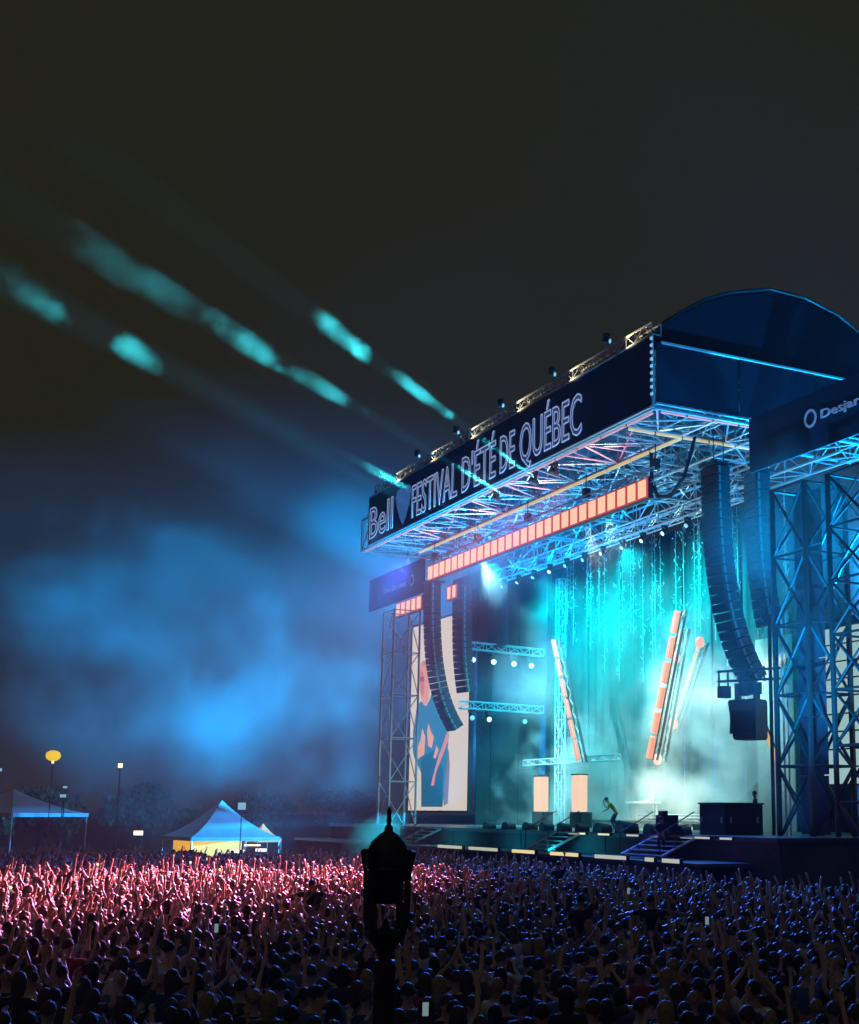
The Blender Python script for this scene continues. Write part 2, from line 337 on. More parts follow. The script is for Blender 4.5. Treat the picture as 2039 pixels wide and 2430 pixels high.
# side fascia at the right end, back wall of roof
sf = thing('roof_side_banner', 'dark blank banner on the right end of the stage roof', 'banner', (X1, 6, H))
for i in range(3):
    box('banner_panel', X1+0.12+0.02*(i % 2), X1+0.18+0.02*(i % 2), 0.05+i*4.6, 4.6+i*4.6, H+0.3, HT-0.35, BANNER, sf, off=sf.location)
PALEBAR = mat('pale_blue_rail', (0.7, 0.75, 0.8), 0.4)
bar('rail', (X1+0.16, 0.3, HT-0.28), (X1+0.16, 13.5, HT-0.28), 0.09, PALEBAR, sf)
bar('rail', (X1+0.16, 0.0, H+0.2), (X1+0.16, 13.5, H+0.2), 0.06, ALU, sf)
cb = thing('corner_post', 'vertical pin-lit corner post at the near roof corner', 'post', (X1+0.1, -0.1, H))
bar('tube', (X1+0.12, -0.14, H), (X1+0.12, -0.14, HT), 0.06, ALU, cb)
for i in range(9):
    z = H+0.55+i*0.33; box('lamp', X1+0.08, X1+0.24, -0.27, -0.20, z, z+0.13, LENSDIM, cb, 0.02, off=cb.location)
# vaulted tarp roof
rt = thing('vaulted_roof', 'dark arched tarpaulin roof rising above the banner', 'roof', (0, 0, HT))
prof = [(0.1, 25.75), (1.6, 27.0), (3.0, 27.9), (4.4, 28.5), (6.8, 29.15), (8.9, 29.1), (11, 28.6), (13, 27.6), (15, 26.2), (16, 25.3)]
xs = [-18, -13.5, -9, -4.5, 0, 4.5, 9, 13.5, 18, 19.1]
for k in range(len(xs)-1):
    bm = bmesh.new(); rows = []
    for x in (xs[k]+0.01, (xs[k]+xs[k+1])/2, xs[k+1]-0.01):
        sag = 0.0 if x != (xs[k]+xs[k+1])/2 else -0.15
        rows.append([bm.verts.new((x, y, z+sag-HT)) for y, z in prof])
    for a, b in zip(rows[:-1], rows[1:]):
        for i in range(len(prof)-1): bm.faces.new((a[i], b[i], b[i+1], a[i+1]))
    me = mesh('tarp', bm, TARP, True); o = obj('tarp_bay', me, rt)
    s = o.modifiers.new('s', 'SOLIDIFY'); s.thickness = 0.03
for k in (18.0, 19.15):
    for a, b in zip(prof[:-1], prof[1:]): bar('rafter', (k, a[0], a[1]+0.06), (k, b[0], b[1]+0.06), 0.07, STEEL, rt)

bm = bmesh.new()
pr_ = [(y, z) for y, z in prof]
vs_ = [bm.verts.new((19.05, y, z-0.1-HT)) for y, z in pr_]+[bm.verts.new((19.05, 15.9, H+2.4-HT)), bm.verts.new((19.05, 0.3, H+2.4-HT))]
f_ = bm.faces.new(vs_); bmesh.ops.triangulate(bm, faces=[f_])
o = obj('gable_cloth', mesh('gable', bm, BANNER), rt); s_m = o.modifiers.new('s', 'SOLIDIFY'); s_m.thickness = 0.03
for k in range(4):
    x0 = -18.9+k*9.48; box('light_stop_cloth', x0+0.01, x0+9.46, 0.25, 15.8, 25.0+0.03*(k % 2), 25.03+0.03*(k % 2), TARP, rt, off=rt.location)  # added under the vault to stop the roof light leaking through

# ------------------------------------------------------------------ wings: banners, towers, screens
wl_ = thing('wing_banner', 'dark wing banner with a small ring logo left of the stage', 'banner', (-25, 5, 20.3), 'wing banners')
box('panel', -31, -19.6, 5, 5.08, 19.6, 22.2, BANNER, wl_, off=wl_.location)
def ring(name, x, z, r0, r1, y, mt, parent, n=24, sx=1.0):
    bm = bmesh.new(); A = []; B = []
    for i in range(n):
        a = 2*math.pi*i/n; A.append(bm.verts.new((x+r0*math.cos(a)*sx, y, z+r0*math.sin(a)))); B.append(bm.verts.new((x+r1*math.cos(a)*sx, y, z+r1*math.sin(a))))
    for i in range(n): j = (i+1) % n; bm.faces.new((A[i], A[j], B[j], B[i]))
    r = bmesh.ops.extrude_face_region(bm, geom=bm.faces[:]); bmesh.ops.translate(bm, vec=(0, -0.03, 0), verts=[v for v in r['geom'] if isinstance(v, bmesh.types.BMVert)])
    bmesh.ops.recalc_face_normals(bm, faces=bm.faces[:])
    bmesh.ops.translate(bm, vec=-Vector(parent.location), verts=bm.verts[:])
    return obj(name, mesh(name, bm, mt), parent)
RINGM = mat('ring_logo_glow', (0.5, 0.55, 0.7), 0.6, emit=(0.16, 0.26, 0.45), estr=0.25)  # printed logo and lettering, given a faint glow of their own
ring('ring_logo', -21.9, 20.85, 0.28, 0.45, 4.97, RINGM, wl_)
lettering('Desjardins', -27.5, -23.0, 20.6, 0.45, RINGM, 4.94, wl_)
wr_ = thing('wing_banner', 'dark wing banner reading Desjardins at the right edge', 'banner', (28, 5, 20.3), 'wing banners')
box('panel', 19.6, 36, 5, 5.08, 19.6, 22.2, BANNER, wr_, off=wr_.location)
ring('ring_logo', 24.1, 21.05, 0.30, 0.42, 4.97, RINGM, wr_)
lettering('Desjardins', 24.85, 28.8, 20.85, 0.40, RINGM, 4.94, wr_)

def tower(label, x0, x1, y0, y1, z1, mt, r, bays, kind='lattice', group='wing towers'):
    t = thing('wing_tower', label, 'tower', ((x0+x1)/2, (y0+y1)/2, 0), group)
    P = [(x0, y0), (x1, y0), (x1, y1), (x0, y1)]
    for (x, y) in P: bar('leg', (x, y, 0), (x, y, z1), r, mt, t)
    for i in range(bays):
        za, zb = z1*i/bays, z1*(i+1)/bays
        for k in range(4):
            (xa, ya), (xb, yb) = P[k], P[(k+1) % 4]
            bar('rung', (xa, ya, zb), (xb, yb, zb), r*0.42, mt, t)
            bar('brace', (xa, ya, za), (xb, yb, zb), r*0.42, mt, t)
            if kind == 'x': bar('brace', (xb, yb, za), (xa, ya, zb), r*0.55, mt, t)
    return t
tower('slim pale lattice tower at the far left end of the stage', -22.3, -20.2, 3.0, 5.0, 18.3, ALU, 0.085, 6)
tw = tower('dark cross-braced scaffold tower at the right end of the stage', 22.5, 24.7, 4.0, 6.2, 18.0, STEEL, 0.13, 6, 'x')
tower('outer dark scaffold tower at the right picture edge', 26.0, 28.4, 4.2, 6.4, 18.0, STEEL, 0.12, 8, 'x')
MESHC = mat('scrim_mesh', (0.03, 0.04, 0.06), 0.8, noise=0.3, nscale=2)
# scrim panels closing the upper wings
sc = thing('wing_scrim', 'dark cloth scrim hung above the left video screen', 'scrim', (-20, 7, 18))
for i in range(3): box('scrim_panel', -24+i*3.2, -24+i*3.2+3.16, 9.2+0.03*(i % 2), 9.26+0.03*(i % 2), 15.5, 21.5, MESHC, sc, off=sc.location)
# tall solid panels of the right tower
tp = thing('tower_cladding', 'dark panel cladding inside the right scaffold tower', 'cladding', (23.6, 5.1, 3))
for i in range(6):
    box('cladding_panel', 22.7, 24.5, 5.0+0.02*(i % 2), 5.06+0.02*(i % 2), 3.2+i*2.45, 3.2+i*2.45+2.4, mat('tower_cladding', (0.05, 0.07, 0.10), 0.6, noise=0.4, nscale=1.2) if i == 0 else bpy.data.materials['tower_cladding'], tp, off=tp.location)

# left video screen with the performer's close-up
vs = thing('video_screen', 'tall video screen left of the stage showing a performer on cream background', 'screen', (-23.4, 8, 4.1), 'video screens')
box('frame', -29.1, -17.9, 8.02, 8.35, 3.95, 18.5, BLACK, vs, off=vs.location)
box('picture', -28.95, -18.05, 7.99, 8.015, 4.1, 18.35, SCREENM, vs, off=vs.location)
def em(name, c, s): return mat(name, (0.02, 0.02, 0.02), 0.4, emit=c, estr=s)
PICS = [
 ('picture_shadow', em('screen_shadow', (0.25, 0.25, 0.30), 0.7), [(-21.88, 8.67), (-21.34, 8.44), (-21.11, 7.32), (-21.58, 6.37), (-21.7, 5.33), (-21.31, 4.64), (-22.0, 4.43), (-22.42, 5.68), (-22.23, 7.08)]),
 ('picture_torso', em('screen_jacket', (0.03, 0.24, 0.42), 0.75), [(-26.8, 12.4), (-27.66, 12.09), (-27.98, 11.07), (-28.31, 10.19), (-28.31, 8.7), (-27.98, 8.18), (-27.19, 8.08), (-26.62, 8.2), (-26.44, 6.89), (-25.65, 6.3), (-25.9, 5.73), (-26.28, 4.37), (-23.96, 4.37), (-23.64, 5.0), (-22.97, 4.37), (-22.26, 4.36), (-22.6, 5.69), (-22.32, 7.08), (-21.52, 8.59), (-21.39, 9.49), (-21.79, 10.43), (-22.35, 10.81), (-23.66, 11.75), (-24.75, 12.91), (-25.18, 12.36), (-25.81, 11.93)]),
 ('picture_trousers', em('screen_trousers', (0.01, 0.16, 0.30), 0.7), [(-26.52, 8.05), (-24.03, 8.54), (-22.32, 7.08), (-22.6, 5.69), (-22.26, 4.36), (-22.97, 4.37), (-23.64, 5.0), (-23.96, 4.37), (-26.28, 4.37), (-25.9, 5.73), (-25.65, 6.3), (-26.44, 6.89)]),
 ('picture_face', em('screen_face', (0.80, 0.34, 0.24), 0.85), [(-27.22, 14.3), (-27.27, 15.2), (-26.52, 15.5), (-25.74, 15.36), (-25.29, 14.13), (-25.09, 13.38), (-25.37, 12.38), (-25.81, 11.93), (-26.3, 12.07), (-26.82, 12.63), (-27.16, 13.4)]),
 ('picture_cheek', em('screen_cheek', (0.70, 0.20, 0.17), 0.8), [(-27.18, 14.29), (-27.06, 14.88), (-26.55, 14.54), (-26.22, 13.77), (-26.26, 13.03), (-26.63, 12.69), (-26.99, 13.23)]),
 ('picture_eyes', em('screen_eyes', (0.40, 0.09, 0.10), 0.8), [(-27.12, 14.29), (-26.25, 14.25), (-26.23, 13.91), (-27.09, 13.91)]),
 ('picture_hair', em('screen_hair', (0.62, 0.27, 0.16), 0.8), [(-26.99, 15.33), (-26.52, 15.5), (-25.74, 15.36), (-25.61, 14.75), (-26.2, 15.1), (-26.88, 15.09)]),
 ('picture_hand', em('screen_hand', (0.82, 0.42, 0.30), 0.85), [(-26.38, 10.31), (-25.76, 9.63), (-25.87, 8.32), (-27.18, 7.93), (-27.51, 8.53), (-26.7, 9.38)]),
 ('picture_hand', None, [(-25.17, 10.61), (-24.66, 9.93), (-24.08, 9.55), (-24.4, 8.7), (-25.15, 8.87), (-25.41, 10.04)]),
 ('picture_arm', em('screen_arm', (0.80, 0.30, 0.24), 0.85), [(-21.59, 9.85), (-21.29, 9.21), (-22.54, 7.93), (-23.56, 6.83), (-23.87, 5.91), (-24.42, 5.92), (-24.09, 6.55), (-23.26, 7.81), (-22.25, 8.97)]),
 ('picture_hand', None, [(-23.5, 8.88), (-23.12, 8.51), (-23.62, 7.89), (-24.08, 7.98)])]
pm = None
for i, (n, mt_, pts) in enumerate(PICS):
    if mt_ is None: mt_ = bpy.data.materials['screen_hand']
    poly(n, pts, mt_, vs, 7.984-0.006*i, vs.location, 0.004)
# right screen of cool white squares behind the scaffold
vr = thing('video_screen', 'pale video wall glowing behind the right scaffold tower', 'screen', (24.5, 9, 5), 'video screens')
box('frame', 19.0, 30.1, 9.02, 9.3, 5.3, 13.0, BLACK, vr, off=vr.location)
VW = em('video_wall_cell', (0.42, 0.66, 0.66), 0.75)
cell_me = box_mesh('wall_cell', (0.72, 0.05, 0.72), VW)
for i in range(14):
    for j in range(9): obj('screen_tile', cell_me, vr, (19.5+i*0.78-24.5, 8.98-9, 5.75+j*0.8-5))
# white panel and posts at stage right
wp = thing('white_side_panel', 'tall cream side panel standing at the right side of the stage', 'panel', (12.6, 12, ZF))
for i in range(4): box('panel_sheet', 9.6+i*0.8, 9.6+i*0.8+0.78, 12.6, 12.66, ZF, 13.4, WHITEP, wp, off=wp.location)
pt = thing('stage_post', 'dark vertical post with small arch beside right scaffold tower', 'post', (20.8, 5.0, ZF))
bar('tube', (20.8, 5, ZF), (20.8, 5, 12.7), 0.09, STEEL, pt); bar('tube', (21.35, 5.25, ZF), (21.35, 5.25, 12.9), 0.05, ALU, pt); bar('tube', (21.6, 5.3, ZF), (21.6, 5.3, 12.9), 0.04, ALU, pt)
for a in range(6):
    a0, a1 = math.pi+math.pi*a/6, math.pi+math.pi*(a+1)/6
    bar('arch', (20.8+0.7*math.cos(a0), 5, 12.9+0.55*math.sin(a0)), (20.8+0.7*math.cos(a1), 5, 12.9+0.55*math.sin(a1)), 0.06, STEEL, pt)

# ------------------------------------------------------------------ line arrays
cab_me = box_mesh('cabinet', (1.30, 0.80, 0.40), CABINET, 0.03)
gr_me = box_mesh('cabinet_grille', (1.20, 0.03, 0.33), GRILLE, 0.008)
rig_me = box_mesh('rigging_plate', (0.03, 0.10, 0.36), mat('rigging_steel', (0.22, 0.23, 0.25), 0.45, 0.3), 0.004)
def line_array(label, x, y, ztop, n, bend, toe, group='hanging loudspeaker columns', ridge=True):
    t = thing('line_array', label, 'loudspeaker', (x, y, ztop), group, rz=toe)
    box_o = obj('fly_frame', box_mesh('fly_frame', (1.2, 1.3, 0.16), STEEL, 0.02), t, (0, 0.1, 0.12))
    for s in (-1, 1): bar('hoist_cable', (x+0.4*s, y+0.2, ztop+0.15), (x+0.4*s, y+0.2, H), 0.025, STEEL, None).parent = t
    for ch in t.children:
        if ch.name.startswith('hoist_cable'):
            ch.matrix_basis = Matrix.Translation(-Vector((x, y, ztop))) @ ch.matrix_basis
    p = Vector((0, 0, -0.2)); ang = 0.0
    for i in range(n):
        c = obj('cabinet', cab_me, t, p, (ang, 0, 0))
        obj('grille', gr_me, c, (0, -0.405, 0))
        if ridge:
            for s in (-1, 1): obj('rigging_plate', rig_me, c, (0.666*s, -0.22, 0))
        ang += R(bend)*(0.15+1.85*(i/(n-1))**1.6)
        p = p+Vector((0, math.sin(ang), -math.cos(ang)))*0.435
    return t
line_array('long curved black loudspeaker column, front one at the right of the stage', 17.4, 4.6, 20.3, 24, 1.75, R(0))
line_array('shorter dark loudspeaker column behind the front right one', 17.6, 6.9, 20.2, 17, 0.9, R(-10))
line_array('curved loudspeaker column hanging in front of the left video screen', -17.1, 4.6, 19.8, 24, 1.75, R(0))
line_array('shorter loudspeaker column right of the one before the left video screen', -16.4, 6.6, 19.6, 17, 0.9, R(10))
# hanging side-fill below the right array and its pipe
pf = thing('lamp_pipe', 'short dark pipe frame with lamps below the right loudspeaker column', 'pipe frame', (20.4, 4.2, 10.1))
for z in (10.0, 10.45): bar('pipe', (17.9, 4.2, z), (22.5, 4.2, z-0.25), 0.06, STEEL, pf)
for x in (18.0, 18.7, 19.6, 20.4, 21.4, 22.2): bar('post', (x, 4.2, 9.72), (x, 4.2, 10.4), 0.05, STEEL, pf)
for x in (18.4, 19.9, 20.7): box('lamp_can', x-0.22, x+0.22, 3.95, 4.45, 9.2, 9.75, BLACK, pf, 0.05, off=pf.location)
hb = thing('hanging_speaker', 'boxy dark loudspeaker hanging below the right loudspeaker column', 'loudspeaker', (19.2, 4.9, 9.2), rz=R(20))
bm = bmesh.new(); bbox(bm, -0.75, 0.75, -0.55, 0.55, -1.9, -0.1)
for v in bm.verts:
    if v.co.z < -1: v.co.x *= 0.8; v.co.y += 0.18
bmesh.ops.bevel(bm, geom=bm.edges[:], offset=0.06, segments=2, affect='EDGES')
obj('cabinet', mesh('hang_cab', bm, CABINET), hb); obj('grille', box_mesh('hang_gr', (1.2, 0.03, 1.4), GRILLE, 0.01), hb, (0, -0.52, -0.95), (R(-6), 0, 0))
for s in (-1, 1): obj('bracket', box_mesh('hang_br', (0.06, 0.5, 0.9), STEEL, 0.01), hb, (0.5*s, 0, 0.2))
obj('indicator_lamp', box_mesh('hang_l', (0.28, 0.1, 0.28), BULBP, 0.04), hb, (-0.1, -0.3, 0.35))
ob = thing('orange_side_lamp', 'slim orange lamp bar beside the hanging loudspeaker', 'lamp', (13.5, 10.4, 7.0))
bar('tube', (13.1, 10.4, 8.4), (13.9, 10.6, 6.7), 0.12, mat('orange_tube', (0.8, 0.5, 0.2), 0.4, emit=(1.0, 0.48, 0.14), estr=0.75), ob)
bar('back', (13.1, 10.55, 8.45), (13.9, 10.75, 6.65), 0.1, STEEL, ob)
# cable loops under the roof at the right
cl = thing('cable_loop', 'black cable bundle looping down under the right roof corner', 'cable', (14.5, 3.5, H))
pts = [(13.4, 3.5, H), (13.5, 3.5, H-1.6), (14.0, 3.5, H-2.6), (15.0, 3.6, H-2.8), (15.9, 3.8, H-2.0), (16.2, 4.0, H-0.9), (16.3, 4.2, H)]
for a, b in zip(pts[:-1], pts[1:]): bar('cable', a, b, 0.09, BLACK, cl, 8)

# ------------------------------------------------------------------ LED rows
def led_row(label, x0, x1, n, y, z, w, h, group):
    t = thing('led_row', label, 'light row', ((x0+x1)/2, y, z), group)
    box('housing', x0-0.1, x1+0.1, y+0.06, y+0.3, z-h/2-0.12, z+h/2+0.12, BLACK, t, off=t.location)
    pit = (x1-x0)/n
    cm = box_mesh('cell', (pit*w, 0.05, h), CELL, 0.015); rm = box_mesh('rim', (pit*0.98, 0.03, h+0.16), CELLHALO)
    for i in range(n):
        x = x0+(i+0.5)*pit-(x0+x1)/2
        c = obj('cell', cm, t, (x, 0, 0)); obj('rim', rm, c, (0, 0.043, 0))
    return t
led_row('long row of coral glowing LED cells under the front roof truss', -14.0, 14.0, 28, 2.9, 19.9, 0.70, 0.86, 'coral LED rows')
led_row('short coral LED row on the left wing beside the loudspeaker column', -24.9, -19.8, 5, 4.9, 18.95, 0.62, 0.85, 'coral LED rows')
led_row('pair of coral LED cells between the two left loudspeaker columns', -14.6, -12.9, 2, 4.6, 18.75, 0.5, 0.8, 'coral LED rows')

# ------------------------------------------------------------------ backdrop and drapes
bd = thing('backdrop', 'tall pale shimmering cloth backdrop across the rear of the stage', 'backdrop', (0, 14, ZF))
for i in range(11):
    x0 = -17.5+i*3.0
    bm = bmesh.new(); cols = []
    for k in range(13):
        x = x0+0.01+k*(2.98/12); yy = 14+0.09*math.sin(k*1.57+i)+0.05*math.sin(k*3.1)
        cols.append([bm.verts.new((x, yy-14, z-ZF)) for z in (ZF, 9, 15, 21.6)])
    for a, b in zip(cols[:-1], cols[1:]):
        for j in range(3): bm.faces.new((a[j], b[j], b[j+1], a[j+1]))
    o = obj('cloth_drop', mesh('cloth', bm, BACKDROP, True), bd); s = o.modifiers.new('s', 'SOLIDIFY'); s.thickness = 0.02
dl = thing('side_drape', 'black drape closing the left side of the stage', 'drape', (-17.6, 11, ZF))
for i in range(5):
    box('drape_panel', -17.75+0.04*(i % 2), -17.65+0.04*(i % 2), 8.5+i*1.1, 9.58+i*1.1, ZF, 21.4, DRAPE, dl, off=dl.location)
# tinsel strands in front of the backdrop
for i in range(30):
    x = -13.2+i*0.87+random.uniform(-0.25, 0.25); y = 13.2+random.uniform(-0.5, 0.4)
    zb = 21.2-(random.uniform(5.5, 9.5) if i > 4 else random.uniform(3, 6)); bm = bmesh.new()
    n = int((21.2-zb)/0.17)
    for k in range(n):
        if random.random() < 0.22: continue
        z = 21.2-k*0.17+random.uniform(-0.05, 0.05); L = random.uniform(0.07, 0.26); wd = random.uniform(0.02, 0.05)
        M_ = Matrix.Translation((random.gauss(0, 0.17), random.gauss(0, 0.1), z-zb)) @ Matrix.Rotation(random.uniform(0, 6.3), 4, 'Z') @ Matrix.Rotation(random.choice([0.3, 0.8, 1.2])*random.choice([-1, 1]), 4, 'X')
        v = [bm.verts.new(M_ @ Vector(c)) for c in ((0, 0, L), (wd, 0, 0), (0, 0.012, 0), (-wd, 0, 0), (0, -0.012, 0), (0, 0, -L))]
        for a, b in ((1, 2), (2, 3), (3, 4), (4, 1)): bm.faces.new((v[0], v[a], v[b])); bm.faces.new((v[5], v[b], v[a]))
    r = bmesh.ops.create_cone(bm, cap_ends=True, segments=5, radius1=0.012, radius2=0.012, depth=21.2-zb+0.3)
    bmesh.ops.translate(bm, vec=(0, 0, (21.2-zb)/2), verts=r['verts'])
    o = obj('tinsel_strand', mesh('strand', bm, TINSEL), None, (x, y, zb))
    tag(o, f'glittering tinsel strand before the backdrop, {ordn[i]} from the far left', 'tinsel', 'tinsel strands before the backdrop')
# set frame bar across the rear
truss('slim horizontal set truss low behind the two light columns', (-13.3, 10, 7.15), (-1.0, 10, 7.15), 0.35, 0.35, bay=0.8, r=0.04, rb=0.02, group='lighting trusses', name='lighting_truss')
truss('vertical truss standing before the left part of the backdrop', (-13.0, 12.3, ZF), (-13.0, 12.3, 20.2), 0.5, 0.5, bay=0.9, r=0.045, rb=0.022, group='lighting trusses', name='lighting_truss', side=Vector((1, 0, 0)), upv=Vector((0, 1, 0)))
truss('side lighting truss with four white lamps at the left of the stage', (-16.6, 6.6, 15.3), (-16.6, 13.0, 15.1), 0.5, 0.5, bay=0.9, r=0.045, rb=0.022, group='lighting trusses', name='lighting_truss', side=Vector((1, 0, 0)))
truss('lower side lighting truss at the left of the stage', (-16.6, 6.6, 11.1), (-16.6, 13.0, 11.0), 0.5, 0.5, bay=0.9, r=0.045, rb=0.022, group='lighting trusses', name='lighting_truss', side=Vector((1, 0, 0)))

# ------------------------------------------------------------------ moving head lamps
base_me = box_mesh('lamp_base', (0.34, 0.34, 0.16), BLACK, 0.02)
arm_me = box_mesh('yoke_arm', (0.06, 0.16, 0.36), BLACK, 0.015)
head_me = lathe('lamp_head', [(0.0, -0.26), (0.10, -0.24), (0.15, -0.12), (0.16, 0.1), (0.18, 0.22), (0.16, 0.24), (0.0, 0.235)], BLACK, 12)
lens_me = lathe('lens', [(0.0, 0.03), (0.09, 0.02), (0.145, 0.0), (0.145, -0.02), (0.0, -0.02)], LENS, 12)
lensd_me = lathe('lens_dim', [(0.0, 0.03), (0.09, 0.02), (0.145, 0.0), (0.145, -0.02), (0.0, -0.02)], LENSDIM, 12)
def moving_head(loc, tgt, label, lit=True, group='moving head lamps', s=1.0):
    t = thing('moving_head_lamp', label, 'stage lamp', loc, group); t.scale = (s, s, s)
    obj('lamp_base', base_me, t, (0, 0, 0))
    yk = obj('yoke_arm', arm_me, t, (-0.21, 0, -0.24)); obj('yoke_arm', arm_me, t, (0.21, 0, -0.24))
    d = Vector(tgt)-Vector(loc)
    h = obj('lamp_head', head_me, t, (0, 0, -0.36)); h.rotation_euler = d.to_track_quat('Z', 'Y').to_euler()
    obj('lens', lens_me if lit else lensd_me, h, (0, 0, 0.245))
    return t
for i, (y, z) in enumerate([(7.5, 15.05), (9.1, 15.0), (10.7, 14.95), (12.1, 14.9)]):
    moving_head((-16.4, y, z), (10, y-8, 8), f'white lit lamp on the upper left side truss, {ordn[i]} from left', True, s=1.3)
for i, (y, z) in enumerate([(7.5, 10.95), (8.8, 10.9), (11.6, 10.85)]):
    moving_head((-16.4, y, z), (10, y-6, 4), f'lamp on the lower left side truss, {ordn[i]} from left', i == 1, s=1.2)
for i in range(12):
    x = -12.4+i*2.25
    moving_head((x, 7.9, 19.6), (x+random.uniform(-4, 10), random.uniform(-22, 2), random.uniform(0, 12)), f'small moving lamp under second lighting truss, {ordn[i]} from far end', i in (1, 3, 6, 8, 9, 11), s=0.85)
for i in range(8):
    x = -12.5+i*3.4
    moving_head((x, 3.4, 20.1), (x+4, -30, 24), f'small moving lamp on the LED truss, {ordn[i]} from far end', i % 3 == 0, s=1.0)
for i, x in enumerate([8.9, 6.6, 2.0]):
    moving_head((x, 0.35, 21.95), (x-2, -12, 28), f'beam lamp on front roof truss casting a teal beam, {ordn[i]} from the right', True, s=1.2)

# ------------------------------------------------------------------ tilted LED bars (a V of segment bars)
def led_bar(label, p, q, n, r, group='tilted LED bars', mt=BARSEG, knobs=(), tail=None):
    p, q = Vector(p), Vector(q); t = thing('led_bar', label, 'light bar', p, group)
    side = Vector((0.0, 0.28, 0))
    for s in (side, side+Vector((0.3, 0.05, 0)), side*1.9+Vector((0.12, 0, 0))): bar('chord', p+s, q+s, 0.035, STEEL, t)
    d = q-p
    for i in range(n*3):
        a, b = i/(n*3), (i+1)/(n*3); s1, s2 = (side, side+Vector((0.3, 0.05, 0))) if i % 2 else (side+Vector((0.3, 0.05, 0)), side)
        bar('brace', p+d*a+s1, p+d*b+s2, 0.02, ALU, t)
    for i in range(n):
        a, b = (i+0.06)/n, (i+0.90)/n
        bar('segment', p+d*a, p+d*b, r, mt, t, 8)
    for k in knobs:
        o = obj('bulb', lathe('bulb', [(0, -0.32), (0.18, -0.28), (0.26, -0.1), (0.26, 0.1), (0.18, 0.28), (0, 0.32)], BULBP, 12), t, p+d*k+Vector((0.15, -0.1, 0))-p)
    return t
led_bar('tilted bar of coral light segments in the middle of the stage, leaning left', (-7.2, 9, 15.1), (-3.75, 9, 7.1), 6, 0.16)
led_bar('thick tilted bar of coral light segments right of stage centre', (7.4, 9, 15.1), (4.3, 9, 6.95), 6, 0.20)
BARY = mat('led_bar_segment_pale', (0.05, 0.05, 0.04), 0.4, emit=(1.0, 0.72, 0.40), estr=0.9)
led_bar('thin pale bar of light segments behind the thick right bar', (6.6, 11, 13.5), (3.5, 11, 8.6), 9, 0.10, mt=BARY, knobs=(0.0, 0.9))
led_bar('short thin light bar leaning between the two right bars', (5.9, 10.2, 14.3), (3.3, 10.2, 6.9), 8, 0.09, mt=BARY, knobs=(0.22, 0.98))
for i, s in enumerate([(-3.6, 9.1), (-8.0, 9.1)]):
    pass
# two glowing columns on plinths
for i, (x, y) in enumerate([(-8.5, 9.0), (-3.45, 9.0)]):
    t = thing('light_column', ['left of the two glowing peach light columns on stage', 'right of the two glowing peach light columns on stage'][i], 'light column', (x, y, ZF), 'light columns')
    box('plinth', x-0.7, x+0.7, y-0.4, y+0.4, ZF, 4.05, DRAPE, t, 0.03, off=t.location)
    box('tube', x-0.45, x+0.45, y-0.42, y+0.2, 4.08, 6.28, COLUMN, t, 0.05, off=t.location)
    box('cap', x-0.48, x+0.48, y-0.45, y+0.23, 6.285, 6.36, BLACK, t, 0.01, off=t.location)

# ------------------------------------------------------------------ riser, keyboard stand, road case, camera
rs = thing('riser', 'low railed riser at the rear centre of the stage', 'riser', (-1, 11.5, ZF))
box('riser_deck', -6, 9.5, 9.9, 13.2, 3.45, 3.6, DECK, rs, off=rs.location)
for i in range(8): bar('leg', (-5.8+i*2.15, 10.0, ZF), (-5.8+i*2.15, 10.0, 3.45), 0.05, ALU, rs)
for z in (3.78, 3.95): bar('rail', (1.5, 10.0, z), (9.3, 10.0, z), 0.025, ALU, rs)
for i in range(5): bar('rail_post', (1.5+i*1.95, 10.0, 3.6), (1.5+i*1.95, 10.0, 3.95), 0.02, ALU, rs)
KBM = mat('keyboard_white', (0.65, 0.6, 0.5), 0.4)
kb = thing('keyboard_stand', 'pale keyboard on legged stand before the musician at the rear', 'keyboard', (1.0, 10.6, 3.6))
box('keyboard', -0.6, 2.6, 10.4, 10.9, 4.55, 4.68, KBM, kb, 0.02, off=kb.location)
for x in (-0.5, 0.3, 1.9, 2.5): bar('leg', (x, 10.65, 3.6), (x, 10.65, 4.55), 0.035, KBM, kb)
rc = thing('road_case', 'big dark road case desk at the right end of the stage', 'road case', (20.5, 3.2, ZF))
box('case_body', 19.2, 21.1, 2.2, 4.2, ZF, ZF+1.28, CABINET, rc, 0.04, off=rc.location)
box('lid_edge', 19.15, 21.15, 2.15, 4.25, ZF+1.28, ZF+1.36, STEEL, rc, 0.02, off=rc.location)
for x in (19.4, 20.9): box('latch', x-0.05, x+0.05, 2.16, 2.198, ZF+0.5, ZF+0.75, ALU, rc, off=rc.location)
for y in (2.5, 3.9): box('latch', 21.102, 21.13, y-0.05, y+0.05, ZF+0.5, ZF+0.75, ALU, rc, off=rc.location)
tc_ = thing('pedestal_camera', 'black television camera on pedestal at the stage front edge', 'camera', (20.6, -0.4, ZA))
bar('pedestal', (20.6, -0.4, ZA), (20.6, -0.4, 3.5), 0.16, BLACK, tc_, 10); bar('base', (20.6, -0.4, ZA), (20.6, -0.4, ZA+0.25), 0.4, BLACK, tc_, 10)
box('camera_body', 20.25, 20.9, -0.75, 0.0, 3.45, 3.95, BLACK, tc_, 0.05, off=tc_.location); bar('camera_lens', (20.35, -0.4, 3.7), (19.85, 0.1, 3.72), 0.13, BLACK, tc_, 10)
box('viewfinder', 20.7, 21.0, -0.9, -0.6, 3.9, 4.12, BLACK, tc_, 0.03, off=tc_.location)

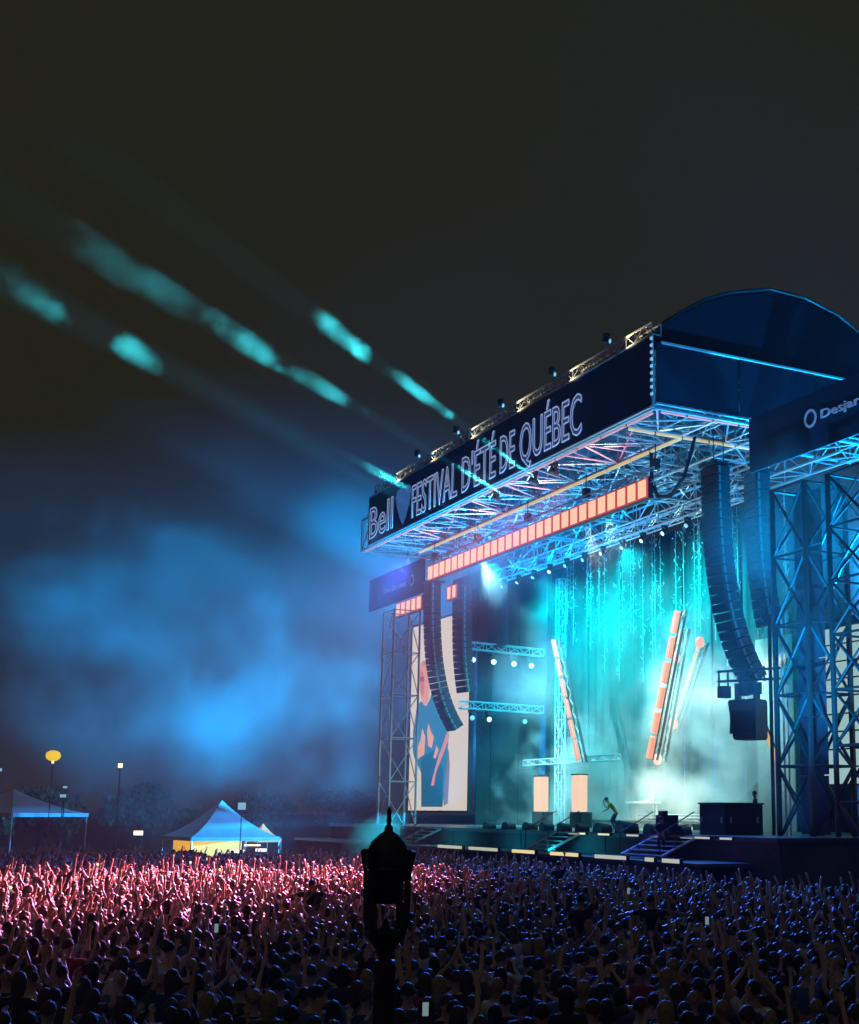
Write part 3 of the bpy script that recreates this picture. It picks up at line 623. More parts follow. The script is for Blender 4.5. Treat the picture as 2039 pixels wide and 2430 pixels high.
# ------------------------------------------------------------------ people
def skin_mesh(name, verts, edges, radii, root, mt, sub=1):
    me = bpy.data.meshes.new('sk'); me.from_pydata(verts, edges, [])
    o = bpy.data.objects.new('sk', me); COL.objects.link(o)
    md = o.modifiers.new('skin', 'SKIN'); md.use_smooth_shade = True; md.branch_smoothing = 0.4
    sv = me.skin_vertices[0].data
    for i, r in enumerate(radii):
        sv[i].radius = r if isinstance(r, tuple) else (r, r); sv[i].use_root = (i == root)
    ss = o.modifiers.new('sub', 'SUBSURF'); ss.levels = sub; ss.render_levels = sub
    bpy.context.view_layer.update()
    out = bpy.data.meshes.new_from_object(o.evaluated_get(bpy.context.evaluated_depsgraph_get()))
    bpy.data.objects.remove(o); bpy.data.meshes.remove(me)
    out.name = name; out.materials.clear(); out.materials.append(mt)
    for p in out.polygons: p.use_smooth = True
    return out
def joints(pose):
    """named joints of a person facing +Y, feet at z = 0"""
    J = dict(pelvis=(0, 0, 0.95), spine=(0, 0.0, 1.14), chest=(0, 0.0, 1.32), neck=(0, 0.0, 1.47), hbase=(0, 0.015, 1.54), head=(0, 0.025, 1.63), htop=(0, 0.01, 1.705))
    for s, k in ((-1, 'l'), (1, 'r')):
        J['sh'+k] = (0.175*s, 0, 1.395); J['hip'+k] = (0.095*s, 0, 0.9); J['kn'+k] = (0.11*s, 0.02, 0.49); J['an'+k] = (0.115*s, 0, 0.08); J['to'+k] = (0.13*s, 0.17, 0.035)
        J['el'+k] = (0.25*s, -0.03, 1.12); J['wr'+k] = (0.24*s, 0.10, 0.90); J['pa'+k] = (0.23*s, 0.14, 0.82)
    for k, v in pose.items(): J[k] = v
    return {k: Vector(v) for k, v in J.items()}
POSES = {
 'standing with arms down': {},
 'with both arms raised high': dict(ell=(-0.33, 0.08, 1.60), wrl=(-0.27, 0.16, 1.86), pal=(-0.25, 0.18, 1.95), elr=(0.34, 0.06, 1.58), wrr=(0.33, 0.12, 1.84), par=(0.33, 0.14, 1.93)),
 'with right arm raised high': dict(elr=(0.27, 0.10, 1.63), wrr=(0.22, 0.20, 1.90), par=(0.20, 0.24, 1.99)),
 'with left arm raised high': dict(ell=(-0.30, 0.05, 1.62), wrl=(-0.32, 0.14, 1.88), pal=(-0.33, 0.17, 1.97)),
 'with hands raised to the face': dict(ell=(-0.30, 0.16, 1.24), wrl=(-0.12, 0.32, 1.46), pal=(-0.09, 0.34, 1.54), elr=(0.30, 0.16, 1.24), wrr=(0.12, 0.32, 1.46), par=(0.09, 0.34, 1.54)),
 'clapping hands overhead': dict(ell=(-0.30, 0.06, 1.62), wrl=(-0.09, 0.14, 1.84), pal=(-0.04, 0.16, 1.92), elr=(0.30, 0.06, 1.62), wrr=(0.09, 0.14, 1.84), par=(0.04, 0.16, 1.92)),
 'with right fist pumped forward': dict(elr=(0.30, 0.20, 1.40), wrr=(0.28, 0.32, 1.62), par=(0.27, 0.34, 1.71)),
 'with hands on hips': dict(ell=(-0.42, -0.06, 1.17), wrl=(-0.20, 0.06, 1.02), pal=(-0.15, 0.09, 0.99), elr=(0.42, -0.06, 1.17), wrr=(0.20, 0.06, 1.02), par=(0.15, 0.09, 0.99)),
 'with arms spread wide': dict(ell=(-0.46, 0.02, 1.44), wrl=(-0.70, 0.08, 1.56), pal=(-0.78, 0.10, 1.60), elr=(0.46, 0.02, 1.44), wrr=(0.70, 0.08, 1.56), par=(0.78, 0.10, 1.60)),
}
def person_meshes(key, pose, long_hair=False, cap=False, head_dir=None):
    J = joints(pose); V = []; E = []; Rr = []; idx = {}
    def add(n, co, r): idx[n] = len(V); V.append(tuple(co)); Rr.append(r)
    def edge(a, b): E.append((idx[a], idx[b]))
    add('pelvis', J['pelvis'], (0.145, 0.105)); add('spine', J['spine'], (0.13, 0.095)); add('chest', J['chest'], (0.165, 0.11)); add('neck', J['neck'], 0.062)
    add('hbase', J['hbase'], (0.066, 0.072)); add('head', J['head'], (0.078, 0.096)); add('htop', J['htop'], (0.06, 0.075))
    for a, b in (('pelvis', 'spine'), ('spine', 'chest'), ('chest', 'neck'), ('neck', 'hbase'), ('hbase', 'head'), ('head', 'htop')): edge(a, b)
    hx = (J['htop']-J['hbase']).normalized(); fw = head_dir or Vector((0, 1, 0)); fw = (fw-hx*fw.dot(hx)).normalized(); rt = fw.cross(hx)
    add('nose', J['head']+fw*0.115-hx*0.02, 0.014); edge('head', 'nose')
    for s, k in ((-1, 'l'), (1, 'r')):
        add('ear'+k, J['head']+rt*(0.088*s)-fw*0.01-hx*0.02, 0.016); edge('head', 'ear'+k)
        add('sh'+k, J['sh'+k], 0.066); add('el'+k, J['el'+k], 0.043); add('wr'+k, J['wr'+k], 0.029); add('pa'+k, J['pa'+k], (0.038, 0.020))
        edge('chest', 'sh'+k); edge('sh'+k, 'el'+k); edge('el'+k, 'wr'+k); edge('wr'+k, 'pa'+k)
        d = (J['pa'+k]-J['wr'+k]).normalized(); side = d.cross(Vector((0, 1, 0.1))); side = side.normalized() if side.length > 0.1 else Vector((1, 0, 0)); nn = side.cross(d)
        for f, (o_, L) in enumerate(((-0.030, 0.062), (-0.010, 0.074), (0.011, 0.070), (0.030, 0.052))):
            a = J['pa'+k]+d*0.022+side*o_; add(f'f{k}{f}a', a+d*L*0.55+side*o_*0.25, 0.0095); add(f'f{k}{f}b', a+d*L+side*o_*0.3+nn*0.014*s, 0.0075)
            edge('pa'+k, f'f{k}{f}a'); edge(f'f{k}{f}a', f'f{k}{f}b')
        add(f't{k}a', J['pa'+k]-d*0.012+side*(-0.052), 0.011); add(f't{k}b', J['pa'+k]+d*0.03+side*(-0.066), 0.009); edge('pa'+k, f't{k}a'); edge(f't{k}a', f't{k}b')
        add('hip'+k, J['hip'+k], 0.085); add('kn'+k, J['kn'+k], 0.058); add('an'+k, J['an'+k], 0.04); add('to'+k, J['to'+k], (0.042, 0.028))
        edge('pelvis', 'hip'+k); edge('hip'+k, 'kn'+k); edge('kn'+k, 'an'+k); edge('an'+k, 'to'+k)
    out = {'body': skin_mesh('body_'+key, V, E, Rr, 0, SKINS[0])}
    # shirt
    V2 = [J['pelvis']+Vector((0, 0, 0.0)), J['spine'], J['chest'], J['neck']-(J['neck']-J['chest'])*0.25]; R2 = [(0.158, 0.12), (0.148, 0.112), (0.18, 0.126), (0.085, 0.085)]; E2 = [(0, 1), (1, 2), (2, 3)]
    for k in 'lr':
        n = len(V2); V2 += [J['sh'+k], J['sh'+k]+(J['el'+k]-J['sh'+k])*0.75]; R2 += [0.078, 0.06]; E2 += [(2, n), (n, n+1)]
    out['shirt'] = skin_mesh('shirt_'+key, [tuple(v) for v in V2], E2, R2, 0, CLOTHM['black'])
    V3 = [J['pelvis']+Vector((0, 0, 0.06)), J['pelvis']-Vector((0, 0, 0.02))]; R3 = [(0.15, 0.112), (0.155, 0.118)]; E3 = [(0, 1)]
    for k in 'lr':
        n = len(V3); V3 += [J['hip'+k], J['kn'+k], J['an'+k]+Vector((0, 0, 0.03))]; R3 += [0.096, 0.07, 0.058]; E3 += [(1, n), (n, n+1), (n+1, n+2)]
    out['trousers'] = skin_mesh('trousers_'+key, [tuple(v) for v in V3], E3, R3, 0, DENIM)
    # hair: an open cap shell over the skull, lower at the back
    bm = bmesh.new(); bmesh.ops.create_icosphere(bm, subdivisions=3, radius=1.0)
    c = J['head']+hx*0.012-fw*0.008; rem = []
    for v in bm.verts:
        u = v.co.copy()
        low = -0.15+0.55*max(0, u.y)-(0.35 if not long_hair else 0.5)*max(0, -u.y)
        if u.z < low-0.05 and not (long_hair and u.y < 0.05): rem.append(v); continue
        sc_ = Vector((0.089, 0.110, 0.112)); q = Vector((u.x*sc_.x, u.y*sc_.y, u.z*sc_.z))*(1.0+0.05*math.sin(u.x*11+u.z*7+len(key))*math.cos(u.y*9)+0.04*math.sin(u.x*27+u.z*31))
        if long_hair and u.z < 0.1 and u.y < 0.3: q.z -= 0.16*(0.1-u.z)*2.0; q.x *= 1.08
        v.co = c+rt*q.x+fw*q.y+hx*q.z
    bmesh.ops.delete(bm, geom=rem, context='VERTS')
    out['hair'] = mesh('hair_'+key, bm, HAIRS['dark'], True)
    return out
def make_person(meshes, label, loc, rz, scale, skin, cloth, trs, hair, group=None, name='person'):
    b = bpy.data.objects.new(name, meshes['body']); link(b); b.location = loc; b.rotation_euler = (0, 0, rz); b.scale = (scale,)*3
    b.material_slots[0].link = 'OBJECT'; b.material_slots[0].material = skin
    tag(b, label, 'person', group)
    for part, mt_ in (('shirt', cloth), ('trousers', trs), ('hair', hair)):
        o = bpy.data.objects.new(part, meshes[part]); link(o, b)
        o.material_slots[0].link = 'OBJECT'; o.material_slots[0].material = mt_
    return b
PM = {}
for i, (k, p) in enumerate(POSES.items()): PM[k] = [person_meshes(f'{i}s', p), person_meshes(f'{i}l', p, True)]

# performers
PERF = person_meshes('perf', dict(pelvis=(0, -0.10, 0.86), spine=(0, 0.02, 1.03), chest=(0, 0.16, 1.19), neck=(0, 0.27, 1.31), hbase=(0, 0.32, 1.36), head=(0, 0.37, 1.43), htop=(0, 0.40, 1.50),
  shl=(-0.175, 0.19, 1.25), shr=(0.175, 0.19, 1.25), ell=(-0.27, 0.30, 1.02), wrl=(-0.10, 0.45, 1.14), pal=(-0.05, 0.47, 1.20), elr=(0.28, 0.26, 1.0), wrr=(0.20, 0.44, 0.92), par=(0.18, 0.50, 0.88),
  hipl=(-0.1, -0.1, 0.82), hipr=(0.1, -0.12, 0.82), knl=(-0.13, 0.14, 0.47), anl=(-0.14, -0.04, 0.08), tol=(-0.15, 0.13, 0.035), knr=(0.14, 0.02, 0.45), anr=(0.16, -0.32, 0.10), tor=(0.17, -0.16, 0.035)), head_dir=Vector((0, 1, -0.3)))
YELLOW = mat('yellow_shirt', (0.55, 0.46, 0.06), 0.8, noise=0.2); TEALT = mat('teal_trousers', (0.04, 0.10, 0.13), 0.8)
p = make_person(PERF, 'singer in yellow top and dark trousers crouching forward at stage front', (6.7, 5.3, ZF), R(150), 1.1, SKINS[0], YELLOW, TEALT, HAIRS['dark'])
mic = thing('microphone', 'small black microphone held to the crouching singer\'s mouth', 'microphone', (0, 0, 0))
mw = Matrix.Translation((6.7, 5.3, ZF)) @ Matrix.Rotation(R(150), 4, 'Z') @ Matrix.Scale(1.1, 4)
a = mw @ Vector((-0.03, 0.48, 1.18)); b = mw @ Vector((-0.01, 0.51, 1.36)); mic.location = a
bar('handle', a, b, 0.016, BLACK, mic, 8); bar('head', b, b+(b-a)*0.3, 0.027, STEEL, mic, 10)
KBP = dict(ell=(-0.28, 0.1, 1.12), wrl=(-0.2, 0.36, 1.02), pal=(-0.18, 0.44, 1.0), elr=(0.28, 0.1, 1.12), wrr=(0.2, 0.36, 1.02), par=(0.18, 0.44, 1.0))
PK = person_meshes('keys', KBP)
make_person(PK, 'musician in pale clothes playing the keyboard on the rear riser', (1.1, 11.2, 3.6), R(180), 1.12, SKINS[2], CLOTHM['white'], CLOTHM['white'], HAIRS['blond'])
make_person(PK, 'dark figure working behind the road case desk at right', (19.9, 4.7, ZF), R(140), 1.08, SKINS[1], CLOTHM['navy'], DARKT, HAIRS['dark'])
make_person(PK, 'camera operator in black behind the pedestal camera', (21.15, -1.05, ZA), R(35), 1.0, SKINS[1], CLOTHM['black'], DARKT, HAIRS['dark'])

# crowd layout: staggered spots inside the camera's view on the field
def project(P):
    d = Vector(P)-CAM; z = d.dot(FWD); return (1299.65+3136.59*d.dot(RGT)/z, 1351.68-3136.59*d.dot(UPV)/z, z)
LAMP = Vector((54.95, -26.1, 0))
spots = []
gx = np.arange(-26, 66, 0.66); gy = np.arange(-46, -3.2, 0.62)
for iy, y0 in enumerate(gy):
    for x0 in gx:
        x = x0+0.33*(iy % 2)+random.uniform(-0.2, 0.2); y = y0+random.uniform(-0.18, 0.18)
        u, v, z = project((x, y, 1.6))
        if z < 13.2 or z > 70.5+3.0*math.sin(x*0.7)+1.5*math.sin(y*2.1) or u < -60 or u > 2100 or v > 2470: continue
        if (Vector((x, y, 0))-LAMP).length < 0.5: continue
        if random.random() < 0.10: continue
        spots.append((z, x, y, u, v))
spots.sort()
NEAR = spots[:300]; FAR = spots[300:]
# individuals: rows by distance, ordered left to right
def facing(x, y): return math.atan2(8-y, -4-x)-math.pi/2
rows = [NEAR[i:i+15] for i in range(0, 300, 15)]
cn = list(CLOTHS); pk = list(POSES)
NW = [0.54, 0.04, 0.06, 0.06, 0.10, 0.03, 0.07, 0.08, 0.02]
for ri, row in enumerate(rows):
    row = sorted(row, key=lambda s: s[3])
    for ci, (z, x, y, u, v) in enumerate(row):
        po = random.choices(pk, NW)[0]; lh = random.random() < 0.4; hc = random.choices(['dark', 'brown', 'blond'], [5, 4, 2])[0]; cl_ = random.choices(cn, [6, 4, 3, 1.5, 1, 1.5, 1.5, 1.5])[0]
        lab = f"{cl_.replace('dark ', '')}-topped person {po}, {ordn[ci]} from left, crowd row {ordn[ri]} from bottom"
        make_person(PM[po][1 if lh else 0], lab, (x, y, 0), facing(x, y)+random.uniform(-0.35, 0.35), random.uniform(0.93, 1.08), random.choice(SKINS), CLOTHM[cl_], random.choice([DENIM, DARKT]), HAIRS[hc], 'nearest people in the crowd')
# people lifted on shoulders
SIT = person_meshes('sit', dict(knl=(-0.13, 0.34, 0.84), anl=(-0.12, 0.30, 0.45), tol=(-0.12, 0.42, 0.40), knr=(0.13, 0.34, 0.84), anr=(0.12, 0.30, 0.45), tor=(0.12, 0.42, 0.40),
    ell=(-0.45, 0.05, 1.36), wrl=(-0.66, 0.12, 1.30), pal=(-0.74, 0.14, 1.28), elr=(0.45, 0.05, 1.38), wrr=(0.66, 0.1, 1.36), par=(0.74, 0.12, 1.35)))
SITU = person_meshes('situ', dict(knl=(-0.13, 0.34, 0.84), anl=(-0.12, 0.30, 0.45), tol=(-0.12, 0.42, 0.40), knr=(0.13, 0.34, 0.84), anr=(0.12, 0.30, 0.45), tor=(0.12, 0.42, 0.40),
    elr=(0.27, 0.10, 1.63), wrr=(0.22, 0.20, 1.90), par=(0.20, 0.24, 1.99)))
for i, (x, y, mm, lab) in enumerate([(36.1, -20.75, SIT, 'dark figure on shoulders with arms outstretched left of the lantern'), (25.2, -24.9, SITU, 'dark figure on shoulders in the pink-lit crowd at far left'),
        (43.7, -17.5, SITU, 'dark figure on shoulders in the right crowd, left of two'), (44.3, -16.2, SIT, 'dark figure on shoulders in the right crowd, right of two'), (27.0, -9.0, SITU, 'figure on shoulders near the apron right of the lantern')]):
    make_person(mm, lab, (x, y, 0.62), facing(x, y), 1.0, SKINS[1], CLOTHM['black'], DARKT, HAIRS['dark'], 'people on shoulders')
    make_person(PM['with hands raised to the face'][0], lab.replace('dark figure', 'person carrying the figure').replace('figure on', 'figure held on') if False else 'person carrying '+lab.replace('dark figure on shoulders', 'a dark figure').replace('figure on shoulders', 'a figure'), (x, y-0.02, 0), facing(x, y), 1.0, SKINS[1], CLOTHM['black'], DARKT, HAIRS['dark'], 'people carrying others')

# the far crowd: one mass of low-poly people
def low_person(pose, lh):
    J = joints(pose); V = []; F = []; T = []
    def ring_(c, ax, r1, r2, n, kind):
        ax = ax.normalized(); a = ax.cross(Vector((0, 1, 0.01))); a = a.normalized() if a.length > 0.05 else Vector((1, 0, 0)); b = a.cross(ax)
        i0 = len(V)
        for k in range(n):
            t = 2*math.pi*k/n; V.append(c+a*(r1*math.cos(t))+b*(r2*math.sin(t))); T.append(kind)
        return i0
    def loft(rs_, n):
        for a, b in zip(rs_[:-1], rs_[1:]):
            for k in range(n):
                j = (k+1) % n; F.append((a+k, a+j, b+j, b+k))
        F.append(tuple(rs_[0]+k for k in range(n))[::-1]); F.append(tuple(rs_[-1]+k for k in range(n)))
    up = Vector((0, 0, 1))
    loft([ring_(J['an'+'l']*0.5+J['an'+'r']*0.5, up, 0.14, 0.07, 6, 2), ring_(J['pelvis']-up*0.08, up, 0.16, 0.12, 6, 2)], 6)
    loft([ring_(J['pelvis'], up, 0.165, 0.12, 7, 1), ring_(J['spine'], up, 0.15, 0.11, 7, 1), ring_(J['chest']+up*0.02, up, 0.20, 0.13, 7, 1), ring_(J['neck']-up*0.03, up, 0.10, 0.08, 7, 1)], 7)
    loft([ring_(J['neck']-up*0.04, up, 0.055, 0.055, 5, 0), ring_(J['hbase'], up, 0.06, 0.065, 5, 0)], 5)
    h = J['head']
    loft([ring_(h+Vector((0, 0.01, -0.10)), up, 0.045, 0.055, 7, 0), ring_(h+Vector((0, 0.012, -0.05)), up, 0.073, 0.088, 7, 0), ring_(h+Vector((0, 0.005, 0.02)), up, 0.083, 0.10, 7, 0), ring_(h+Vector((0, -0.01, 0.04)), up, 0.086, 0.103, 7, 3), ring_(h+Vector((0, -0.012, 0.085)), up, 0.065, 0.08, 7, 3), ring_(h+Vector((0, -0.012, 0.115)), up, 0.02, 0.025, 7, 3)], 7)
    loft([ring_(h+Vector((0, -0.06, -0.28 if lh else -0.08)), up, 0.07, 0.04, 6, 3), ring_(h+Vector((0, -0.045, 0.03)), up, 0.088, 0.075, 6, 3)], 6)
    for k in 'lr':
        a, b, c, d = J['sh'+k], J['el'+k], J['wr'+k], J['pa'+k]
        loft([ring_(a, b-a, 0.065, 0.065, 5, 1), ring_(a+(b-a)*0.7, b-a, 0.055, 0.055, 5, 1)], 5)
        loft([ring_(a+(b-a)*0.7, b-a, 0.045, 0.045, 5, 0), ring_(b, c-a, 0.042, 0.042, 5, 0), ring_(c, c-b, 0.03, 0.03, 5, 0), ring_(d, d-c, 0.045, 0.022, 5, 0), ring_(d+(d-c)*0.9, d-c, 0.03, 0.012, 5, 0)], 5)
    return np.array([tuple(v) for v in V]), F, np.array(T)
PROT = [low_person(p, i % 2 == 0) for i, p in enumerate(POSES.values())] + [low_person(p, i % 2 == 1) for i, p in enumerate(POSES.values())]
FW = np.array([0.44, 0.08, 0.09, 0.08, 0.09, 0.06, 0.08, 0.05, 0.03]*2); FW /= FW.sum()
skc = np.array([m_.node_tree.nodes['Principled BSDF'].inputs['Base Color'].default_value[:3] for m_ in SKINS]); skc = np.array([(0.50, 0.30, 0.22), (0.36, 0.20, 0.13), (0.56, 0.36, 0.27)])
clc = np.array([(0.02, 0.02, 0.022), (0.03, 0.045, 0.10), (0.14, 0.14, 0.15), (0.45, 0.45, 0.45), (0.30, 0.05, 0.05), (0.05, 0.08, 0.06), (0.05, 0.10, 0.25), (0.25, 0.22, 0.18)])
AV = []; AF = []; AC = []; base = 0
for (z, x, y, u, v) in FAR:
    vv, ff, tt_ = PROT[rng.choice(len(PROT), p=FW)]
    s = rng.uniform(0.92, 1.08); a = facing(x, y)+rng.uniform(-0.5, 0.5); ca, sa = math.cos(a), math.sin(a)
    q = np.empty_like(vv); q[:, 0] = s*(vv[:, 0]*ca-vv[:, 1]*sa)+x; q[:, 1] = s*(vv[:, 0]*sa+vv[:, 1]*ca)+y; q[:, 2] = s*vv[:, 2]+(rng.uniform(0, 0.12) if rng.random() < 0.2 else 0)
    c = np.empty((len(vv), 4), np.float32); c[:, 3] = 1
    c[tt_ == 0, :3] = skc[rng.integers(3)]; c[tt_ == 1, :3] = clc[rng.choice(8, p=[.3, .15, .12, .12, .06, .08, .09, .08])]; c[tt_ == 2, :3] = (0.03, 0.035, 0.05); c[tt_ == 3, :3] = [(0.015, 0.011, 0.009), (0.06, 0.035, 0.02), (0.3, 0.2, 0.09)][rng.choice(3, p=[.5, .35, .15])]
    AV.append(q); AC.append(c); AF.extend([tuple(k+base for k in f) for f in ff]); base += len(vv)
AV = np.vstack(AV); AC = np.vstack(AC)
me = bpy.data.meshes.new('crowd'); me.from_pydata(AV.tolist(), [], AF); me.update()
at_ = me.color_attributes.new('person_colour', 'FLOAT_COLOR', 'POINT'); at_.data.foreach_set('color', AC.reshape(-1))
CM = bpy.data.materials.new('crowd_people'); CM.use_nodes = True; nt = CM.node_tree; ca_ = nt.nodes.new('ShaderNodeVertexColor'); ca_.layer_name = 'person_colour'
bs = nt.nodes['Principled BSDF']; nt.links.new(ca_.outputs[0], bs.inputs['Base Color']); bs.inputs['Roughness'].default_value = 0.5
me.materials.append(CM)
for p_ in me.polygons: p_.use_smooth = True
crowd = struct(obj('crowd', me), 'stuff'); crowd['label'] = 'dense far crowd of people with many raised arms before the stage'; crowd['category'] = 'crowd'

# phones held up in the crowd
ph_me = box_mesh('phone_case', (0.075, 0.009, 0.155), PHONE, 0.004); sc_me = box_mesh('phone_glass', (0.068, 0.002, 0.145), PHONEL); tl_me = lathe('phone_light', [(0, -0.01), (0.035, -0.01), (0.035, 0.01), (0, 0.012)], PHONEF, 10)
PH = [((44.72, -25.22, 2.02), 0, 'lit phone screen held up left of the lantern post'), ((20.67, -23.19, 2.15), 1, 'glowing phone torch in the pink crowd under the far left sky'), ((19.75, -19.89, 2.15), 1, 'glowing phone torch in the crowd below the pale tent'), ((24.6, -20.07, 2.1), 1, 'glowing phone torch right of the tent-side torch'),
      ((32.96, -27.25, 2.1), 1, 'bright phone torch at the left picture edge'), ((53.9, -25.2, 1.86), 0, 'lit phone low beside the lantern post foot'), ((46.97, -16.65, 2.05), 0, 'lit phone in the dark crowd at right'), ((39, -13.5, 2.1), 0, 'lit phone screen before the right stage wing'), ((31, -16, 2.1), 0, 'lit phone screen right of the lantern in mid crowd')]
for loc, k, lab in PH:
    t = thing('phone', lab, 'phone', loc, 'phones held up', rz=math.atan2(CAM.y-loc[1], CAM.x-loc[0])+math.pi/2+random.uniform(-.3, .3))
    obj('case', ph_me, t); obj('screen', sc_me, t, (0, -0.0065, 0))
    if k: obj('torch', tl_me, t, (0, -0.012, 0.03), (R(90), 0, 0))

# ------------------------------------------------------------------ lantern post in the foreground
lp = thing('lantern_post', 'black cast iron lantern post standing in the crowd, unlit', 'lamp post', LAMP)
obj('post', lathe('post', [(0.0, 0), (0.20, 0), (0.20, 0.5), (0.15, 0.6), (0.125, 0.8), (0.115, 1.6), (0.105, 2.35), (0.12, 2.45), (0.10, 2.52), (0.0, 2.52)], IRON, 20), lp)
obj('lamp_cup', lathe('cup', [(0.0, 2.5), (0.06, 2.5), (0.09, 2.62), (0.17, 2.72), (0.22, 2.78), (0.20, 2.81), (0.05, 2.84), (0.02, 2.92), (0.0, 2.95)], IRON, 20), lp)
obj('lamp_body', lathe('globe', [(0.0, 3.08), (0.12, 3.08), (0.15, 3.14), (0.17, 3.28), (0.205, 3.40), (0.225, 3.45), (0.0, 3.455)], GLASS, 20), lp)
obj('dome', lathe('dome', [(0.23, 3.45), (0.235, 3.50), (0.215, 3.60), (0.17, 3.70), (0.10, 3.765), (0.045, 3.80), (0.045, 3.84), (0.02, 3.87), (0.03, 3.91), (0.02, 3.96), (0.025, 4.0), (0.012, 4.04), (0.0, 4.06)], IRON, 24), lp)
for k in range(4):
    a = R(35)+k*math.pi/2; c_, s_ = math.cos(a), math.sin(a)
    P_ = [(0.20, 2.79), (0.235, 2.90), (0.245, 3.1), (0.25, 3.4), (0.285, 3.5), (0.30, 3.6), (0.26, 3.62), (0.22, 3.56)]
    br = thing('x', 'x', 'x'); bpy.data.objects.remove(br)
    bm = bmesh.new(); prev = None
    for (r0, z0) in P_:
        w_ = 0.028; ct = Vector((r0*c_, r0*s_, z0)); tn = Vector((-s_, c_, 0)); rd = Vector((c_, s_, 0))
        cur = [bm.verts.new(ct+tn*w_*i+rd*w_*0.8*j) for i, j in ((-1, -1), (1, -1), (1, 1), (-1, 1))]
        if prev:
            for i in range(4): j = (i+1) % 4; bm.faces.new((prev[i], prev[j], cur[j], cur[i]))
        else: bm.faces.new(cur[::-1])
        prev = cur
    bm.faces.new(prev); bmesh.ops.recalc_face_normals(bm, faces=bm.faces[:])
    obj('bracket', mesh('bracket', bm, IRON), lp)

# ------------------------------------------------------------------ tents and far things
def tent(label, c, w, eave, apex, rz, lit=None, group='tents beyond the crowd', concave=0.55):
    t = thing('pagoda_tent', label, 'tent', c, group, rz)
    bm = bmesh.new(); n = 10; rows_ = []
    for i in range(n+1):
        f = i/n; hw = w/2*(1-f); z = eave+(apex-eave)*(f**(1/concave) if False else (1-(1-f)**concave) if False else f**1.6*0.75+f*0.25)
        hw = max(hw, 0.03); rows_.append([bm.verts.new((sx*hw, sy*hw, z)) for sx, sy in ((-1, -1), (0, -1.0), (1, -1), (1.0, 0), (1, 1), (0, 1.0), (-1, 1), (-1.0, 0))])
    for a, b in zip(rows_[:-1], rows_[1:]):
        for k in range(8): j = (k+1) % 8; bm.faces.new((a[k], a[j], b[j], b[k]))
    bm.faces.new(rows_[-1])
    obj('canopy', mesh('canopy', bm, TENTM if lit != 'orange' else TENTO), t)
    for k, (sx, sy) in enumerate(((-1, -1), (1, -1), (1, 1), (-1, 1))):
        bar_o = obj('pole', unit_cyl(ALU), t, (sx*w/2*0.97, sy*w/2*0.97, eave/2), None, (0.05, 0.05, eave))
    for k in range(4):
        o = obj('valance', box_mesh('valance', (w*0.98, 0.03, 0.28), TENTM if lit != 'orange' else TENTO), t, [(0, -w/2, eave-0.12), (w/2, 0, eave-0.12), (0, w/2, eave-0.12), (-w/2, 0, eave-0.12)][k], (0, 0, [0, math.pi/2, 0, math.pi/2][k]))
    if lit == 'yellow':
        obj('glowing_wall', box_mesh('lw', (w*0.62, 0.04, eave-0.35), TENTY), t, (w*0.10, w*0.42, eave/2-0.1))
        obj('glowing_wall', box_mesh('lw2', (0.04, w*0.62, eave-0.35), TENTY), t, (-w*0.42, -w*0.02, eave/2-0.1))
    return t
toc = lambda x, y: math.atan2(CAM.y-y, CAM.x-x)+math.pi/2
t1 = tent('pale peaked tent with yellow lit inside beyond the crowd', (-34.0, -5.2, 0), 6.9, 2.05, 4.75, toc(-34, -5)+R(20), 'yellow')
lt = bpy.data.lights.new('tent_lamp', 'POINT'); lt.energy = 60; lt.color = (1.0, 0.6, 0.15); lt.shadow_soft_size = 0.2; lo = bpy.data.objects.new('tent_lamp', lt); link(lo); lo.location = (-34, -5.2, 1.85)
tent('dim blue gabled tent at the far left edge', (-36.5, -19.8, 0), 7.5, 3.7, 5.4, toc(-36, -20)+R(45))
tent('small orange peaked tent right of the pale tent', (-40.0, -0.2, 0), 2.2, 1.75, 2.95, toc(-40, 0)+R(30), 'orange')
for i in range(4):
    bx_ = thing('lit_counter', ['white lit counter front inside the pale tent', 'small lit sign under the pale tent eave', 'lit counter strip at the right of the pale tent', 'tiny orange lit sign left of the pale tent'][i], 'counter', [(-31.6, -4.6, 1.0), (-31.5, -3.4, 1.45), (-31.2, -2.8, 1.1), (-32.6, -8.2, 1.2)][i], 'lit counters by the tent', rz=toc(-32, -4))
    obj('front', box_mesh('front', [(1.3, 0.1, 0.22), (1.2, 0.1, 0.12), (0.8, 0.1, 0.22), (0.3, 0.1, 0.3)][i], [WHITEL, WARM, WHITEL, TENTO][i], 0.01), bx_); obj('stand', box_mesh('stand', (0.9, 0.5, 0.8), BLACK, 0.02), bx_, (0, 0.35, -0.55))
